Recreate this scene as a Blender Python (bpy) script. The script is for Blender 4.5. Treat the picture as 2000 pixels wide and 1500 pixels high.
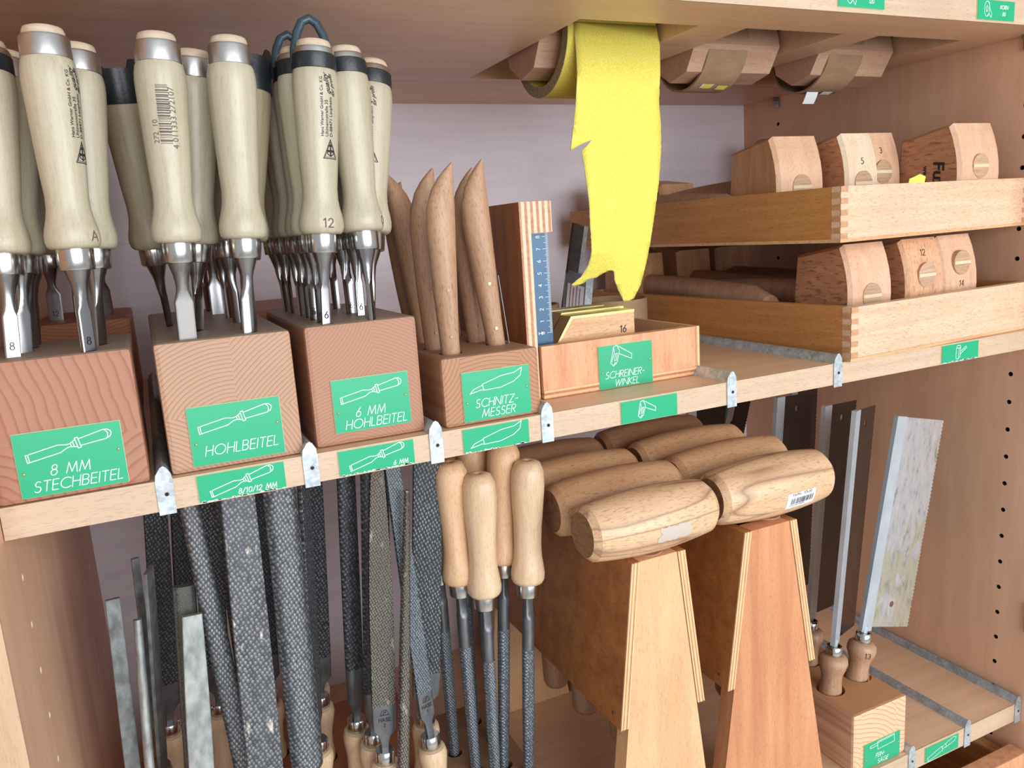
import bpy, bmesh, math, random
from mathutils import Vector, Matrix
from mathutils.geometry import tessellate_polygon
random.seed(7)
for o in list(bpy.data.objects): bpy.data.objects.remove(o)
S = bpy.context.scene; C = S.collection
PI = math.pi

# ------------------------------------------------------------------ camera
cd = bpy.data.cameras.new('camera'); cam = bpy.data.objects.new('camera', cd); C.objects.link(cam)
cd.sensor_fit = 'HORIZONTAL'; cd.sensor_width = 36.0; cd.lens = 1539.4/2000*36; cd.clip_start = .02
cam.matrix_world = Matrix.Translation((.0940, -.5210, .1378)) @ Matrix.Rotation(-.42533, 4, 'Z') @ Matrix.Rotation(1.37933, 4, 'X') @ Matrix.Rotation(-.06626, 4, 'Z')
S.camera = cam
# ------------------------------------------------------------------ light
w = bpy.data.worlds.new('room_light'); S.world = w; w.use_nodes = True
w.node_tree.nodes['Background'].inputs[0].default_value = (.93, .97, 1.03, 1)
w.node_tree.nodes['Background'].inputs[1].default_value = .78
def area(name, loc, target, sx, sy, power, col=(1, 1, 1)):
    l = bpy.data.lights.new(name, 'AREA'); l.shape = 'RECTANGLE'; l.size = sx; l.size_y = sy; l.energy = power; l.color = col
    o = bpy.data.objects.new(name, l); C.objects.link(o); o.location = loc
    o.rotation_euler = (Vector(target)-Vector(loc)).to_track_quat('-Z', 'Y').to_euler(); return o
area('window_daylight', (.80, -2.6, .38), (.45, 0, 0), 3.0, 1.6, 140, (.95, .98, 1.03))
S.view_settings.view_transform = 'Standard'; S.view_settings.look = 'None'
S.view_settings.exposure = -0.50; S.view_settings.gamma = 1; S.view_settings.use_curve_mapping = False

# ------------------------------------------------------------------ helpers
def srgb(r, g, b):
    f = lambda c: (c/255/12.92 if c/255 <= .04045 else ((c/255+.055)/1.055)**2.4)
    return (f(r), f(g), f(b), 1)
def link(o, parent=None):
    C.objects.link(o)
    if parent is not None: o.parent = parent
    return o
def tag(o, label, cat, group=None):
    o['label'] = label; o['category'] = cat
    if group: o['group'] = group
    return o
def thing(name, label, cat, loc=(0, 0, 0), group=None, M=None):
    o = bpy.data.objects.new(name, None); o.empty_display_size = .01; C.objects.link(o); o.location = loc
    if M is not None: o.matrix_world = M
    return tag(o, label, cat, group)
def struct(o): o['kind'] = 'structure'; return o
class MB:
    def __init__(s): s.v = []; s.f = []
    def add(s, vs, fs):
        n = len(s.v); s.v += [tuple(v) for v in vs]; s.f += [tuple(i+n for i in f) for f in fs]; return s
    def box(s, x0, x1, y0, y1, z0, z1, M=None):
        vs = [Vector((x, y, z)) for z in (z0, z1) for y in (y0, y1) for x in (x0, x1)]
        if M is not None: vs = [M @ v for v in vs]
        return s.add(vs, [(0, 2, 3, 1), (4, 5, 7, 6), (0, 1, 5, 4), (2, 6, 7, 3), (0, 4, 6, 2), (1, 3, 7, 5)])
    def cbox(s, x0, x1, y0, y1, z0, z1, c):
        bm = bmesh.new(); bmesh.ops.create_cube(bm, size=1)
        for v in bm.verts: v.co = Vector((x0+(v.co.x+.5)*(x1-x0), y0+(v.co.y+.5)*(y1-y0), z0+(v.co.z+.5)*(z1-z0)))
        bmesh.ops.bevel(bm, geom=list(bm.edges), offset=c, segments=2, affect='EDGES', profile=.6)
        bm.verts.index_update(); s.add([v.co.copy() for v in bm.verts], [[v.index for v in f.verts] for f in bm.faces]); bm.free(); return s
    def rings(s, rs, cap=True, close=True):
        n = len(rs[0]); vs = [v for r in rs for v in r]; fs = []
        for i in range(len(rs)-1):
            for j in range(n if close else n-1):
                k = (j+1) % n; fs.append((i*n+j, i*n+k, (i+1)*n+k, (i+1)*n+j))
        if cap: fs += [tuple(reversed(range(n))), tuple(range((len(rs)-1)*n, len(rs)*n))]
        return s.add(vs, fs)
    def lathe(s, prof, seg=28, cap=True, ax='z', c=(0, 0, 0)):
        rs = []
        for r, z in prof:
            ring = []
            for j in range(seg):
                a = 2*PI*j/seg; x, y = r*math.cos(a), r*math.sin(a)
                p = {'z': (x, y, z), 'x': (z, x, y), 'y': (y, z, x)}[ax]
                ring.append((p[0]+c[0], p[1]+c[1], p[2]+c[2]))
            rs.append(ring)
        return s.rings(rs, cap)
    def prism(s, poly, d0, d1, ax='y'):
        # polygon in the two other axes, extruded from d0 to d1
        def P(a, b, d): return {'y': (a, d, b), 'x': (d, a, b), 'z': (a, b, d)}[ax]
        n = len(poly); vs = [P(a, b, d0) for a, b in poly]+[P(a, b, d1) for a, b in poly]
        tris = tessellate_polygon([[Vector((a, b, 0)) for a, b in poly]])
        fs = [tuple(t) for t in tris]+[tuple(i+n for i in reversed(t)) for t in tris]
        fs += [(i, (i+1) % n, n+(i+1) % n, n+i) for i in range(n)]
        return s.add(vs, fs)
    def tube(s, pts, r, seg=10):
        pts = [Vector(p) for p in pts]; rs = []; up = None
        for i, p in enumerate(pts):
            t = (pts[min(i+1, len(pts)-1)]-pts[max(i-1, 0)]).normalized()
            if up is None: up = t.orthogonal().normalized()
            up = (up-t*up.dot(t)).normalized(); b = t.cross(up)
            rr = r[i] if isinstance(r, (list, tuple)) else r
            rs.append([p+(up*math.cos(2*PI*j/seg)+b*math.sin(2*PI*j/seg))*rr for j in range(seg)])
        return s.rings(rs)
    def mesh(s, name, smooth=None):
        m = bpy.data.meshes.new(name); m.from_pydata(s.v, [], s.f); m.validate()
        bm = bmesh.new(); bm.from_mesh(m); bmesh.ops.recalc_face_normals(bm, faces=bm.faces); bm.to_mesh(m); bm.free()
        if smooth is not None:
            m.polygons.foreach_set('use_smooth', [True]*len(m.polygons)); m.set_sharp_from_angle(angle=math.radians(smooth))
        return m
    def build(s, name, mt, parent=None, smooth=None):
        m = s.mesh(name, smooth); m.materials.append(mt)
        return link(bpy.data.objects.new(name, m), parent)
def inst(name, mesh, parent=None, loc=None):
    o = bpy.data.objects.new(name, mesh); link(o, parent)
    if loc: o.location = loc
    return o
def cut(o, cutter):
    t = bpy.data.objects.new('cutter', cutter.mesh('cutter')); C.objects.link(t)
    md = o.modifiers.new('b', 'BOOLEAN'); md.operation = 'DIFFERENCE'; md.solver = 'EXACT'; md.object = t; md.use_self = True
    bpy.context.view_layer.update(); t.matrix_world = o.matrix_world.copy(); bpy.context.view_layer.update()
    dg = bpy.context.evaluated_depsgraph_get(); me = bpy.data.meshes.new_from_object(o.evaluated_get(dg))
    o.modifiers.clear(); o.data = me; bpy.data.objects.remove(t); return o
def copy_tree(o, parent=None):
    c = o.copy(); link(c, parent)
    for ch in o.children: copy_tree(ch, c)
    return c
def axis_matrix(B, T, rot=0):
    z = (Vector(T)-Vector(B)).normalized(); x = Vector((1, 0, 0)); x = (x-z*x.dot(z)).normalized(); y = z.cross(x)
    return Matrix.Translation(B) @ Matrix((x, y, z)).transposed().to_4x4() @ Matrix.Rotation(rot, 4, 'Z')

# ------------------------------------------------------------------ materials
def newmat(name):
    m = bpy.data.materials.new(name); m.use_nodes = True; nt = m.node_tree
    return m, nt, nt.nodes['Principled BSDF']
def nd(nt, t, ins=None, **kw):
    n = nt.nodes.new(t)
    for k, v in kw.items(): setattr(n, k, v)
    for k, v in (ins or {}).items():
        if hasattr(v, 'is_output'): nt.links.new(v, n.inputs[k])
        else: n.inputs[k].default_value = v
    return n
def ramp(nt, fac, stops):
    r = nd(nt, 'ShaderNodeValToRGB', {0: fac}); e = r.color_ramp.elements
    while len(e) < len(stops): e.new(.5)
    for i, (p, c) in enumerate(stops): e[i].position = p; e[i].color = c if len(c) == 4 else (*c, 1)
    return r.outputs[0]
def mix(nt, fac, a, b, blend='MIX'):
    n = nd(nt, 'ShaderNodeMix', data_type='RGBA', blend_type=blend)
    for i, v in ((0, fac), (6, a), (7, b)):
        if hasattr(v, 'is_output'): nt.links.new(v, n.inputs[i])
        else: n.inputs[i].default_value = v
    return n.outputs[2]
def math_(nt, op, a, b=0., c=0.):
    n = nd(nt, 'ShaderNodeMath', {0: a, 1: b, 2: c}, operation=op); return n.outputs[0]
def coords(nt, rnd=3.):
    tc = nd(nt, 'ShaderNodeTexCoord'); oi = nd(nt, 'ShaderNodeObjectInfo')
    sc = nd(nt, 'ShaderNodeVectorMath', {0: oi.outputs['Random'], 3: rnd}, operation='SCALE')
    return nd(nt, 'ShaderNodeVectorMath', {0: tc.outputs['Object'], 1: sc.outputs[0]}, operation='ADD').outputs[0], tc, oi
def stretch(nt, v, s): return nd(nt, 'ShaderNodeMapping', {'Vector': v, 'Scale': s}).outputs[0]
def plain(name, col, rough=.5, metal=0, bump=0, bscale=400):
    m, nt, b = newmat(name); b.inputs['Base Color'].default_value = col; b.inputs['Roughness'].default_value = rough; b.inputs['Metallic'].default_value = metal
    if bump:
        v, _, _ = coords(nt); n = nd(nt, 'ShaderNodeTexNoise', {'Vector': v, 'Scale': bscale, 'Detail': 3})
        bp = nd(nt, 'ShaderNodeBump', {'Height': n.outputs[0], 'Strength': bump, 'Distance': .001}); nt.links.new(bp.outputs[0], b.inputs['Normal'])
    return m
def axs(ax, a, o): return tuple(a if c == ax else o for c in 'xyz')
def wood(name, light, dark, ax='x', along=5, across=90, fleck=.35, rough=.48, var=.5, streak=None, coat=0, flk=(190, 1100)):
    m, nt, b = newmat(name); v, tc, oi = coords(nt)
    n1 = nd(nt, 'ShaderNodeTexNoise', {'Vector': stretch(nt, v, axs(ax, along, across)), 'Scale': 1, 'Detail': 5, 'Roughness': .6, 'Distortion': .4})
    col = ramp(nt, n1.outputs[0], [(.5-.25*var-.02, dark), (.5+.22*var, light)])
    if streak:
        n3 = nd(nt, 'ShaderNodeTexNoise', {'Vector': stretch(nt, v, axs(ax, along*.45, across*.42)), 'Scale': 1, 'Detail': 1, 'Distortion': .35})
        wv = math_(nt, 'PINGPONG', math_(nt, 'MULTIPLY', n3.outputs[0], 4.), .5)
        col = mix(nt, ramp(nt, wv, [(0, (.8, .8, .8)), (.05, (.4, .4, .4)), (.17, (0, 0, 0))]), col, streak)
    if fleck:
        n2 = nd(nt, 'ShaderNodeTexNoise', {'Vector': stretch(nt, v, axs(ax, flk[0], flk[1])), 'Scale': 1, 'Detail': 1})
        col = mix(nt, math_(nt, 'MULTIPLY', ramp(nt, n2.outputs[0], [(.56, (0, 0, 0)), (.68, (1, 1, 1))]), fleck), col, tuple(c*.45 for c in dark[:3])+(1,))
    nv = nd(nt, 'ShaderNodeTexNoise', {'Vector': v, 'Scale': 9, 'Detail': 2})
    col = mix(nt, .14, col, ramp(nt, nv.outputs[0], [(.3, tuple(c*.6 for c in dark[:3])), (.7, light)]))
    nt.links.new(col, b.inputs['Base Color']); b.inputs['Roughness'].default_value = rough
    if coat: b.inputs['Coat Weight'].default_value = coat; b.inputs['Coat Roughness'].default_value = .25
    bp = nd(nt, 'ShaderNodeBump', {'Height': n1.outputs[0], 'Strength': .08, 'Distance': .0006}); nt.links.new(bp.outputs[0], b.inputs['Normal'])
    return m
def block_wood(name, light, dark, top, freq=620):
    # end grain on faces that look along Y, long grain elsewhere, handled and dusty on top
    m, nt, b = newmat(name); v, tc, oi = coords(nt)
    at = nd(nt, 'ShaderNodeAttribute', attribute_type='OBJECT', attribute_name='ring')
    d = nd(nt, 'ShaderNodeVectorMath', {0: tc.outputs['Object'], 1: at.outputs['Vector']}, operation='SUBTRACT').outputs[0]
    d = nd(nt, 'ShaderNodeVectorMath', {0: d, 1: (1, 0, 1)}, operation='MULTIPLY').outputs[0]
    wob = nd(nt, 'ShaderNodeTexNoise', {'Vector': tc.outputs['Object'], 'Scale': 45, 'Detail': 2})
    ln = nd(nt, 'ShaderNodeVectorMath', {0: d}, operation='LENGTH').outputs['Value']
    ph = math_(nt, 'ADD', math_(nt, 'MULTIPLY', ln, freq), math_(nt, 'MULTIPLY', wob.outputs[0], .9))
    saw = math_(nt, 'FRACT', ph)
    rings = ramp(nt, saw, [(0, light), (.62, tuple(a*.82+c*.18 for a, c in zip(light, dark))), (.86, dark), (1, light)])
    sp = nd(nt, 'ShaderNodeTexNoise', {'Vector': tc.outputs['Object'], 'Scale': 1500, 'Detail': 1})
    rings = mix(nt, math_(nt, 'MULTIPLY', ramp(nt, sp.outputs[0], [(.5, (0, 0, 0)), (.7, (1, 1, 1))]), .16), rings, dark)
    n1 = nd(nt, 'ShaderNodeTexNoise', {'Vector': stretch(nt, v, (120, 6, 120)), 'Scale': 1, 'Detail': 5, 'Distortion': .5})
    long = ramp(nt, n1.outputs[0], [(.3, dark), (.65, light)])
    dn = nd(nt, 'ShaderNodeTexNoise', {'Vector': stretch(nt, v, (110, 30, 90)), 'Scale': 1, 'Detail': 4})
    topc = mix(nt, ramp(nt, dn.outputs[0], [(.35, (0, 0, 0)), (.62, (1, 1, 1))]), top, mix(nt, .22, top, dark))
    sx = nd(nt, 'ShaderNodeSeparateXYZ', {0: tc.outputs['Normal']})
    isY = math_(nt, 'GREATER_THAN', math_(nt, 'ABSOLUTE', sx.outputs[1]), .7); isZ = math_(nt, 'GREATER_THAN', sx.outputs[2], .5)
    col = mix(nt, isZ, mix(nt, isY, long, rings), topc)
    nt.links.new(col, b.inputs['Base Color']); b.inputs['Roughness'].default_value = .55
    return m
def steel(name, col, rough=.25, metal=1., var=.3, scale=(60, 60, 400), bump=.05):
    m, nt, b = newmat(name); v, tc, oi = coords(nt)
    n = nd(nt, 'ShaderNodeTexNoise', {'Vector': stretch(nt, v, scale), 'Scale': 1, 'Detail': 4})
    nt.links.new(ramp(nt, n.outputs[0], [(.3, tuple(c*(1-var) for c in col[:3])), (.7, col)]), b.inputs['Base Color'])
    b.inputs['Metallic'].default_value = metal
    nt.links.new(nd(nt, 'ShaderNodeMapRange', {0: n.outputs[0], 3: rough*.75, 4: rough*1.3}).outputs[0], b.inputs['Roughness'])
    bp = nd(nt, 'ShaderNodeBump', {'Height': n.outputs[0], 'Strength': bump, 'Distance': .0004}); nt.links.new(bp.outputs[0], b.inputs['Normal'])
    return m
def saw_steel():
    m, nt, b = newmat('worn_saw_blade'); v, tc, oi = coords(nt, 0)
    a = nd(nt, 'ShaderNodeTexNoise', {'Vector': stretch(nt, v, (130, 130, 45)), 'Scale': 1, 'Detail': 7, 'Roughness': .7})
    g = nd(nt, 'ShaderNodeTexNoise', {'Vector': stretch(nt, v, (60, 60, 22)), 'Scale': 1, 'Detail': 5, 'Distortion': .6})
    sx = nd(nt, 'ShaderNodeSeparateXYZ', {0: v})
    # old lacquer has stayed on the lower half of the blade, the upper half is rubbed bright
    low = nd(nt, 'ShaderNodeMapRange', {0: sx.outputs[2], 1: .26, 2: .05, 3: -.13, 4: .16}).outputs[0]
    c = ramp(nt, a.outputs[0], [(.33, (.30, .32, .34)), (.44, (.58, .61, .64)), (.7, (.74, .76, .78))])
    c = mix(nt, ramp(nt, math_(nt, 'ADD', g.outputs[0], low), [(.50, (0, 0, 0)), (.57, (.85, .85, .85))]), c, mix(nt, ramp(nt, a.outputs[0], [(.35, (0, 0, 0)), (.5, (1, 1, 1))]), (.36, .35, .27, 1), (.58, .56, .42, 1)))
    nt.links.new(c, b.inputs['Base Color']); b.inputs['Metallic'].default_value = .7; b.inputs['Roughness'].default_value = .36
    return m
def galvanized(name):
    m, nt, b = newmat(name); v, tc, oi = coords(nt)
    vo = nd(nt, 'ShaderNodeTexVoronoi', {'Vector': v, 'Scale': 420}); n = nd(nt, 'ShaderNodeTexNoise', {'Vector': v, 'Scale': 90, 'Detail': 4})
    col = mix(nt, .5, ramp(nt, vo.outputs['Color'], [(.1, srgb(150, 160, 165)), (.8, srgb(205, 214, 218))]), ramp(nt, n.outputs[0], [(.3, srgb(140, 150, 152)), (.7, srgb(212, 220, 224))]))
    nt.links.new(col, b.inputs['Base Color']); b.inputs['Metallic'].default_value = .45; b.inputs['Roughness'].default_value = .42
    return m
def rasp(name, col, pitch=.0021, tip=(.55, .58, .6, 1), rough=.42, strength=1., chalk=.0, rot=.5, low=.22):
    # rows of punched teeth as fine relief
    m, nt, b = newmat(name); v, tc, oi = coords(nt, .37)
    vv = nd(nt, 'ShaderNodeMapping', {'Vector': v, 'Rotation': (0, rot, 0), 'Scale': (1/pitch, .35/pitch, .8/pitch)}).outputs[0]
    vo = nd(nt, 'ShaderNodeTexVoronoi', {'Vector': vv, 'Scale': 1, 'Randomness': .28})
    h = ramp(nt, vo.outputs['Distance'], [(.05, (1, 1, 1)), (.55, (0, 0, 0))])
    c2 = ramp(nt, vo.outputs['Distance'], [(.10, tip), (.26, col), (.42, col), (.62, tuple(c*low for c in col[:3]))])
    n = nd(nt, 'ShaderNodeTexNoise', {'Vector': stretch(nt, v, (60, 60, 25)), 'Scale': 1, 'Detail': 4})
    c2 = mix(nt, ramp(nt, n.outputs[0], [(.35, (.35, .35, .35)), (.7, (0, 0, 0))]), c2, tuple(c*.55 for c in col[:3])+(1,))
    if chalk:
        nc = nd(nt, 'ShaderNodeTexNoise', {'Vector': stretch(nt, v, (130, 130, 45)), 'Scale': 1, 'Detail': 3})
        c2 = mix(nt, math_(nt, 'MULTIPLY', ramp(nt, nc.outputs[0], [(.64, (0, 0, 0)), (.72, (1, 1, 1))]), chalk), c2, srgb(214, 208, 190))
    nt.links.new(c2, b.inputs['Base Color']); b.inputs['Metallic'].default_value = .35; b.inputs['Roughness'].default_value = rough
    bp = nd(nt, 'ShaderNodeBump', {'Height': h, 'Strength': strength, 'Distance': .0007}); nt.links.new(bp.outputs[0], b.inputs['Normal'])
    return m
def ply_edge(name, ax, pitch, light, dark):
    m, nt, b = newmat(name); tc = nd(nt, 'ShaderNodeTexCoord'); sx = nd(nt, 'ShaderNodeSeparateXYZ', {0: tc.outputs['Object']})
    ph = math_(nt, 'PINGPONG', math_(nt, 'MULTIPLY', sx.outputs['xyz'.index(ax)], 1/pitch), 1.)
    n = nd(nt, 'ShaderNodeTexNoise', {'Vector': tc.outputs['Object'], 'Scale': 300, 'Detail': 3})
    col = mix(nt, .25, ramp(nt, ph, [(.4, dark), (.55, light)]), ramp(nt, n.outputs[0], [(.3, dark), (.7, light)]))
    nt.links.new(col, b.inputs['Base Color']); b.inputs['Roughness'].default_value = .6
    return m

LAM = wood('beech_laminate', srgb(236, 196, 160), srgb(222, 178, 140), 'x', 7, 70, .2, .42, .7)
LAMZ = wood('beech_laminate_upright', srgb(240, 194, 160), srgb(226, 178, 144), 'z', 7, 60, .14, .5, .7)
LAMB = wood('back_panel_laminate', srgb(244, 236, 242), srgb(232, 220, 228), 'x', 5, 50, .12, .5, .8)
EDGE = wood('beech_edge_band', srgb(209, 182, 154), srgb(196, 166, 136), 'x', 9, 160, .3, .45, .8)
EDGEZ = wood('beech_edge_band_upright', srgb(212, 176, 144), srgb(198, 160, 126), 'z', 9, 160, .2, .45, .8)
BEECH_X = wood('beech_x', srgb(224, 180, 134), srgb(202, 152, 106), 'x', 8, 150, .45, .5)
BEECH_Y = wood('beech_y', srgb(214, 166, 110), srgb(188, 134, 80), 'y', 8, 150, .4, .5)
BEECH_Z = wood('beech_z', srgb(222, 172, 124), srgb(200, 146, 98), 'z', 8, 130, .4, .5)
BEECH_PINK = wood('pink_beech_front', srgb(226, 170, 126), srgb(200, 136, 94), 'z', 14, 120, .3, .5, .6)
FRONT_A = wood('pale_stand_board', srgb(230, 184, 138), srgb(214, 164, 116), 'z', 5, 40, .3, .45, .6)
FRONT_B = wood('striped_stand_board', srgb(220, 158, 112), srgb(186, 118, 78), 'z', 5, 75, .3, .45, 1.)
PLYFACE = wood('plywood_face', srgb(190, 126, 72), srgb(150, 90, 46), 'y', 60, 60, .35, .38, .8)
PLYFACE2 = wood('tall_panel_face', srgb(176, 112, 62), srgb(140, 82, 42), 'z', 10, 100, .3, .45, .8)
PLY_X = ply_edge('plywood_edge_x', 'x', .0026, srgb(240, 206, 160), srgb(188, 126, 84))
PLY_XT = ply_edge('plywood_edge_thick', 'x', .0026, srgb(236, 204, 168), srgb(176, 112, 84))
PLY_Z = ply_edge('plywood_edge_z', 'z', .0022, srgb(232, 186, 136), srgb(176, 112, 72))
PLY_N = ply_edge('plywood_edge_n', 'x', .0016, srgb(240, 206, 160), srgb(190, 130, 86))
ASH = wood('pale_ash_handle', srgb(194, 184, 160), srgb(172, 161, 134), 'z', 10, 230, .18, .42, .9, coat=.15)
ASH_DIM = wood('shaded_ash_handle', srgb(168, 154, 126), srgb(144, 130, 102), 'z', 10, 260, .18, .5, .9)  # greyer ash for rear and capped handles, shade put into the colour
ASH_END = wood('ash_end_cap', srgb(206, 188, 164), srgb(190, 168, 142), 'x', 60, 300, .1, .6, .7)
FILE_H = wood('beech_file_handle', srgb(226, 198, 164), srgb(208, 174, 136), 'z', 10, 150, .3, .42, .7, coat=.2)
KNIFE_W = wood('knife_handle_beech', srgb(190, 152, 120), srgb(164, 122, 90), 'z', 10, 150, .5, .5, .8)
FILE_H2 = wood('toned_file_handle', srgb(228, 190, 150), srgb(206, 164, 122), 'z', 10, 150, .35, .45, .7)
KNIFE_D = wood('dark_knife_handle_beech', srgb(182, 142, 108), srgb(150, 112, 82), 'z', 10, 150, .5, .55, .8)
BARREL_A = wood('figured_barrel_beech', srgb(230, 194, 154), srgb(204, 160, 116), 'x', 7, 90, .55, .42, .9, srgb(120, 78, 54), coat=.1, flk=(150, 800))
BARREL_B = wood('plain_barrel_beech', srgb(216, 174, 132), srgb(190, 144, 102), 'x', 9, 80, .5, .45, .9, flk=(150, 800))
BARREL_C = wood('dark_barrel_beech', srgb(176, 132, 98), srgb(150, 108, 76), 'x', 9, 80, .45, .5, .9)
BARREL_E = wood('barrel_end_grain', srgb(150, 110, 74), srgb(116, 80, 52), 'y', 160, 300, .2, .6)
MAL_F = wood('mallet_end_face', srgb(226, 186, 154), srgb(206, 160, 126), 'z', 10, 80, .35, .45, .8)
MAL_F2 = wood('flecked_mallet_face', srgb(226, 178, 138), srgb(206, 152, 112), 'z', 30, 160, .6, .45, .8, flk=(130, 620))
MAL_P = wood('pale_mallet_face', srgb(228, 208, 178), srgb(212, 186, 150), 'z', 10, 80, .3, .45, .8)
MAL_S = wood('mallet_side', srgb(210, 158, 112), srgb(178, 124, 80), 'z', 12, 110, .4, .5, .8)
MAL_S2 = wood('flecked_mallet_side', srgb(206, 152, 114), srgb(178, 120, 84), 'y', 40, 200, .75, .5, .8, flk=(110, 520))
WEDGE = wood('wedge_end_grain', srgb(208, 172, 138), srgb(160, 122, 92), 'x', 20, 520, .3, .55, 1.2)
AXLE = wood('octagonal_axle_beech', srgb(214, 176, 148), srgb(196, 152, 122), 'x', 8, 110, .35, .5, .8)
CARD = wood('brown_cardboard', srgb(176, 146, 112), srgb(156, 126, 94), 'x', 40, 90, .25, .75, .8)
RIM = wood('sandpaper_roll_rim', srgb(176, 160, 124), srgb(140, 124, 92), 'y', 400, 400, .2, .8)
OLIVE = wood('dark_olive_chipboard', srgb(126, 100, 62), srgb(104, 80, 48), 'x', 80, 80, .2, .8, .6)  # darkened so that the inside of the roll slots reads as shade
TRAY_X = wood('tray_front_beech', srgb(232, 196, 164), srgb(212, 172, 138), 'x', 7, 130, .45, .45, .8)
TRAY_Y = wood('shaded_tray_side_beech', srgb(202, 144, 84), srgb(178, 118, 60), 'y', 7, 130, .4, .5, .8)  # darker than the tray fronts: the sides' shade is put into the colour
PLY1 = wood('pale_ply_layer', srgb(240, 200, 152), srgb(226, 178, 128), 'z', 9, 300, .3, .6)
PLY2 = wood('brown_ply_layer', srgb(204, 142, 96), srgb(182, 118, 76), 'z', 9, 300, .3, .6)
FINGER = wood('finger_joint_end_grain', srgb(206, 156, 114), srgb(186, 136, 96), 'y', 300, 500, .4, .55)
BLK1 = block_wood('red_beech_block', srgb(168, 119, 94), srgb(148, 93, 68), srgb(152, 132, 112), 170)
BLK2 = block_wood('tan_beech_block', srgb(183, 146, 118), srgb(154, 110, 84), srgb(148, 128, 106), 370)
BLK3 = block_wood('pink_beech_block', srgb(172, 125, 98), srgb(154, 104, 78), srgb(146, 126, 104), 430)
BLK4 = block_wood('brown_beech_block', srgb(176, 128, 94), srgb(146, 96, 66), srgb(152, 118, 88), 330)
BLK5 = block_wood('saw_block_pine', srgb(236, 192, 154), srgb(198, 140, 106), srgb(186, 134, 90), 200)
BLKD = block_wood('dark_beech_block', srgb(178, 112, 74), srgb(146, 86, 54), srgb(166, 102, 64), 330)
STEEL = steel('polished_steel', (.36, .36, .36, 1), .22, 1., .08, (200, 200, 30), .02)
STEEL_F = steel('brushed_ferrule', (.60, .59, .57, 1), .2, 1., .06, (200, 200, 200), .02)
STEEL_H = steel('satin_hoop', (.60, .585, .56, 1), .36, 1., .06, (200, 200, 200), .02)
STEEL_B = steel('ground_blade', (.25, .24, .225, 1), .42, .9, .25, (500, 500, 150), .12)
STEEL_D = steel('dark_steel', (.16, .17, .18, 1), .4, .8)
GALV = galvanized('galvanized_sheet')
FILE_S = steel('worn_file_steel', (.26, .28, .285, 1), .42, .55, .55, (160, 160, 90), .25)
FILE_L = steel('light_file_steel', (.46, .49, .48, 1), .45, .6, .5, (170, 170, 80), .3)
FILE_T = steel('file_tang_steel', (.20, .21, .22, 1), .38, .75, .35, (150, 150, 60), .1)
FILE_CUT = rasp('fine_cut_file', srgb(112, 114, 108), .0009, (.3, .31, .3, 1), .5, .6)
RASP_G = rasp('grey_rasp_teeth', srgb(124, 128, 132), .0027, (.56, .58, .6, 1), .45, 1.)
RASP_C = rasp('chalky_rasp_teeth', srgb(132, 135, 140), .0027, (.56, .58, .6, 1), .45, 1., .9)
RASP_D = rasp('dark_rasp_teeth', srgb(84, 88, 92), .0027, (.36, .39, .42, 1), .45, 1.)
RASP_O = rasp('olive_rasp_teeth', srgb(116, 112, 100), .0019, (.42, .40, .36, 1), .5, 1., .4)
RASP_B = rasp('blue_grey_rasp_teeth', srgb(126, 136, 142), .0019, (.5, .55, .58, 1), .42, 1.)
RASP_R = rasp('round_rasp_teeth', srgb(128, 136, 143), .0019, (.66, .7, .74, 1), .4, 1., rot=.7, low=.35)
SAWST = saw_steel()
SAWDK = steel('dark_reflection_saw_blade', (.07, .066, .064, 1), .16, .9, .3, (60, 60, 25), .05)  # reflection of the dark cabinet put into the blade colour
SPINE = steel('blue_grey_spine', (.60, .67, .72, 1), .38, .55, .12, (60, 60, 40), .05)
GREEN = plain('green_plate', srgb(26, 166, 116), .3)
CREAM = plain('cream_plate_edge', srgb(226, 214, 168), .5)
WHITE = plain('white_engraving', srgb(240, 246, 240), .6)
INK = plain('black_ink', srgb(40, 34, 40), .7)
INKF = plain('faded_ink', srgb(98, 84, 76), .8)
BLACK = plain('black_plastic', srgb(30, 34, 38), .38, 0, .15, 500)
BLUEPL = plain('slate_plastic', srgb(52, 72, 82), .35, 0, .12, 500)
HOLE_LIT = plain('lit_hole_lining', srgb(232, 214, 196), .8)  # light caught by the left wall holes, put into their lining colour
HOLE = plain('hole_shade', srgb(46, 30, 22), .9)  # shade inside the holes put into the colour
BRASS = steel('brass', (.62, .52, .22, 1), .4, .9, .3, (100, 100, 100), .1)
PAPER = plain('white_paper', srgb(232, 234, 236), .8, 0, .3, 300)
YELLOW = None
def _yel():
    m, nt, b = newmat('yellow_sandpaper'); v, tc, oi = coords(nt, 0)
    n = nd(nt, 'ShaderNodeTexNoise', {'Vector': v, 'Scale': 900, 'Detail': 2})
    nt.links.new(ramp(nt, n.outputs[0], [(.35, srgb(222, 206, 66)), (.65, srgb(238, 226, 108))]), b.inputs['Base Color']); b.inputs['Roughness'].default_value = .7
    b.inputs['Subsurface Weight'].default_value = 0
    bp = nd(nt, 'ShaderNodeBump', {'Height': n.outputs[0], 'Strength': .5, 'Distance': .0004}); nt.links.new(bp.outputs[0], b.inputs['Normal']); return m
YELLOW = _yel()
RULER = plain('blue_rule', srgb(20, 76, 108), .28, .1)
FLOORM = plain('pale_floor', srgb(206, 200, 190), .7)

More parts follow.
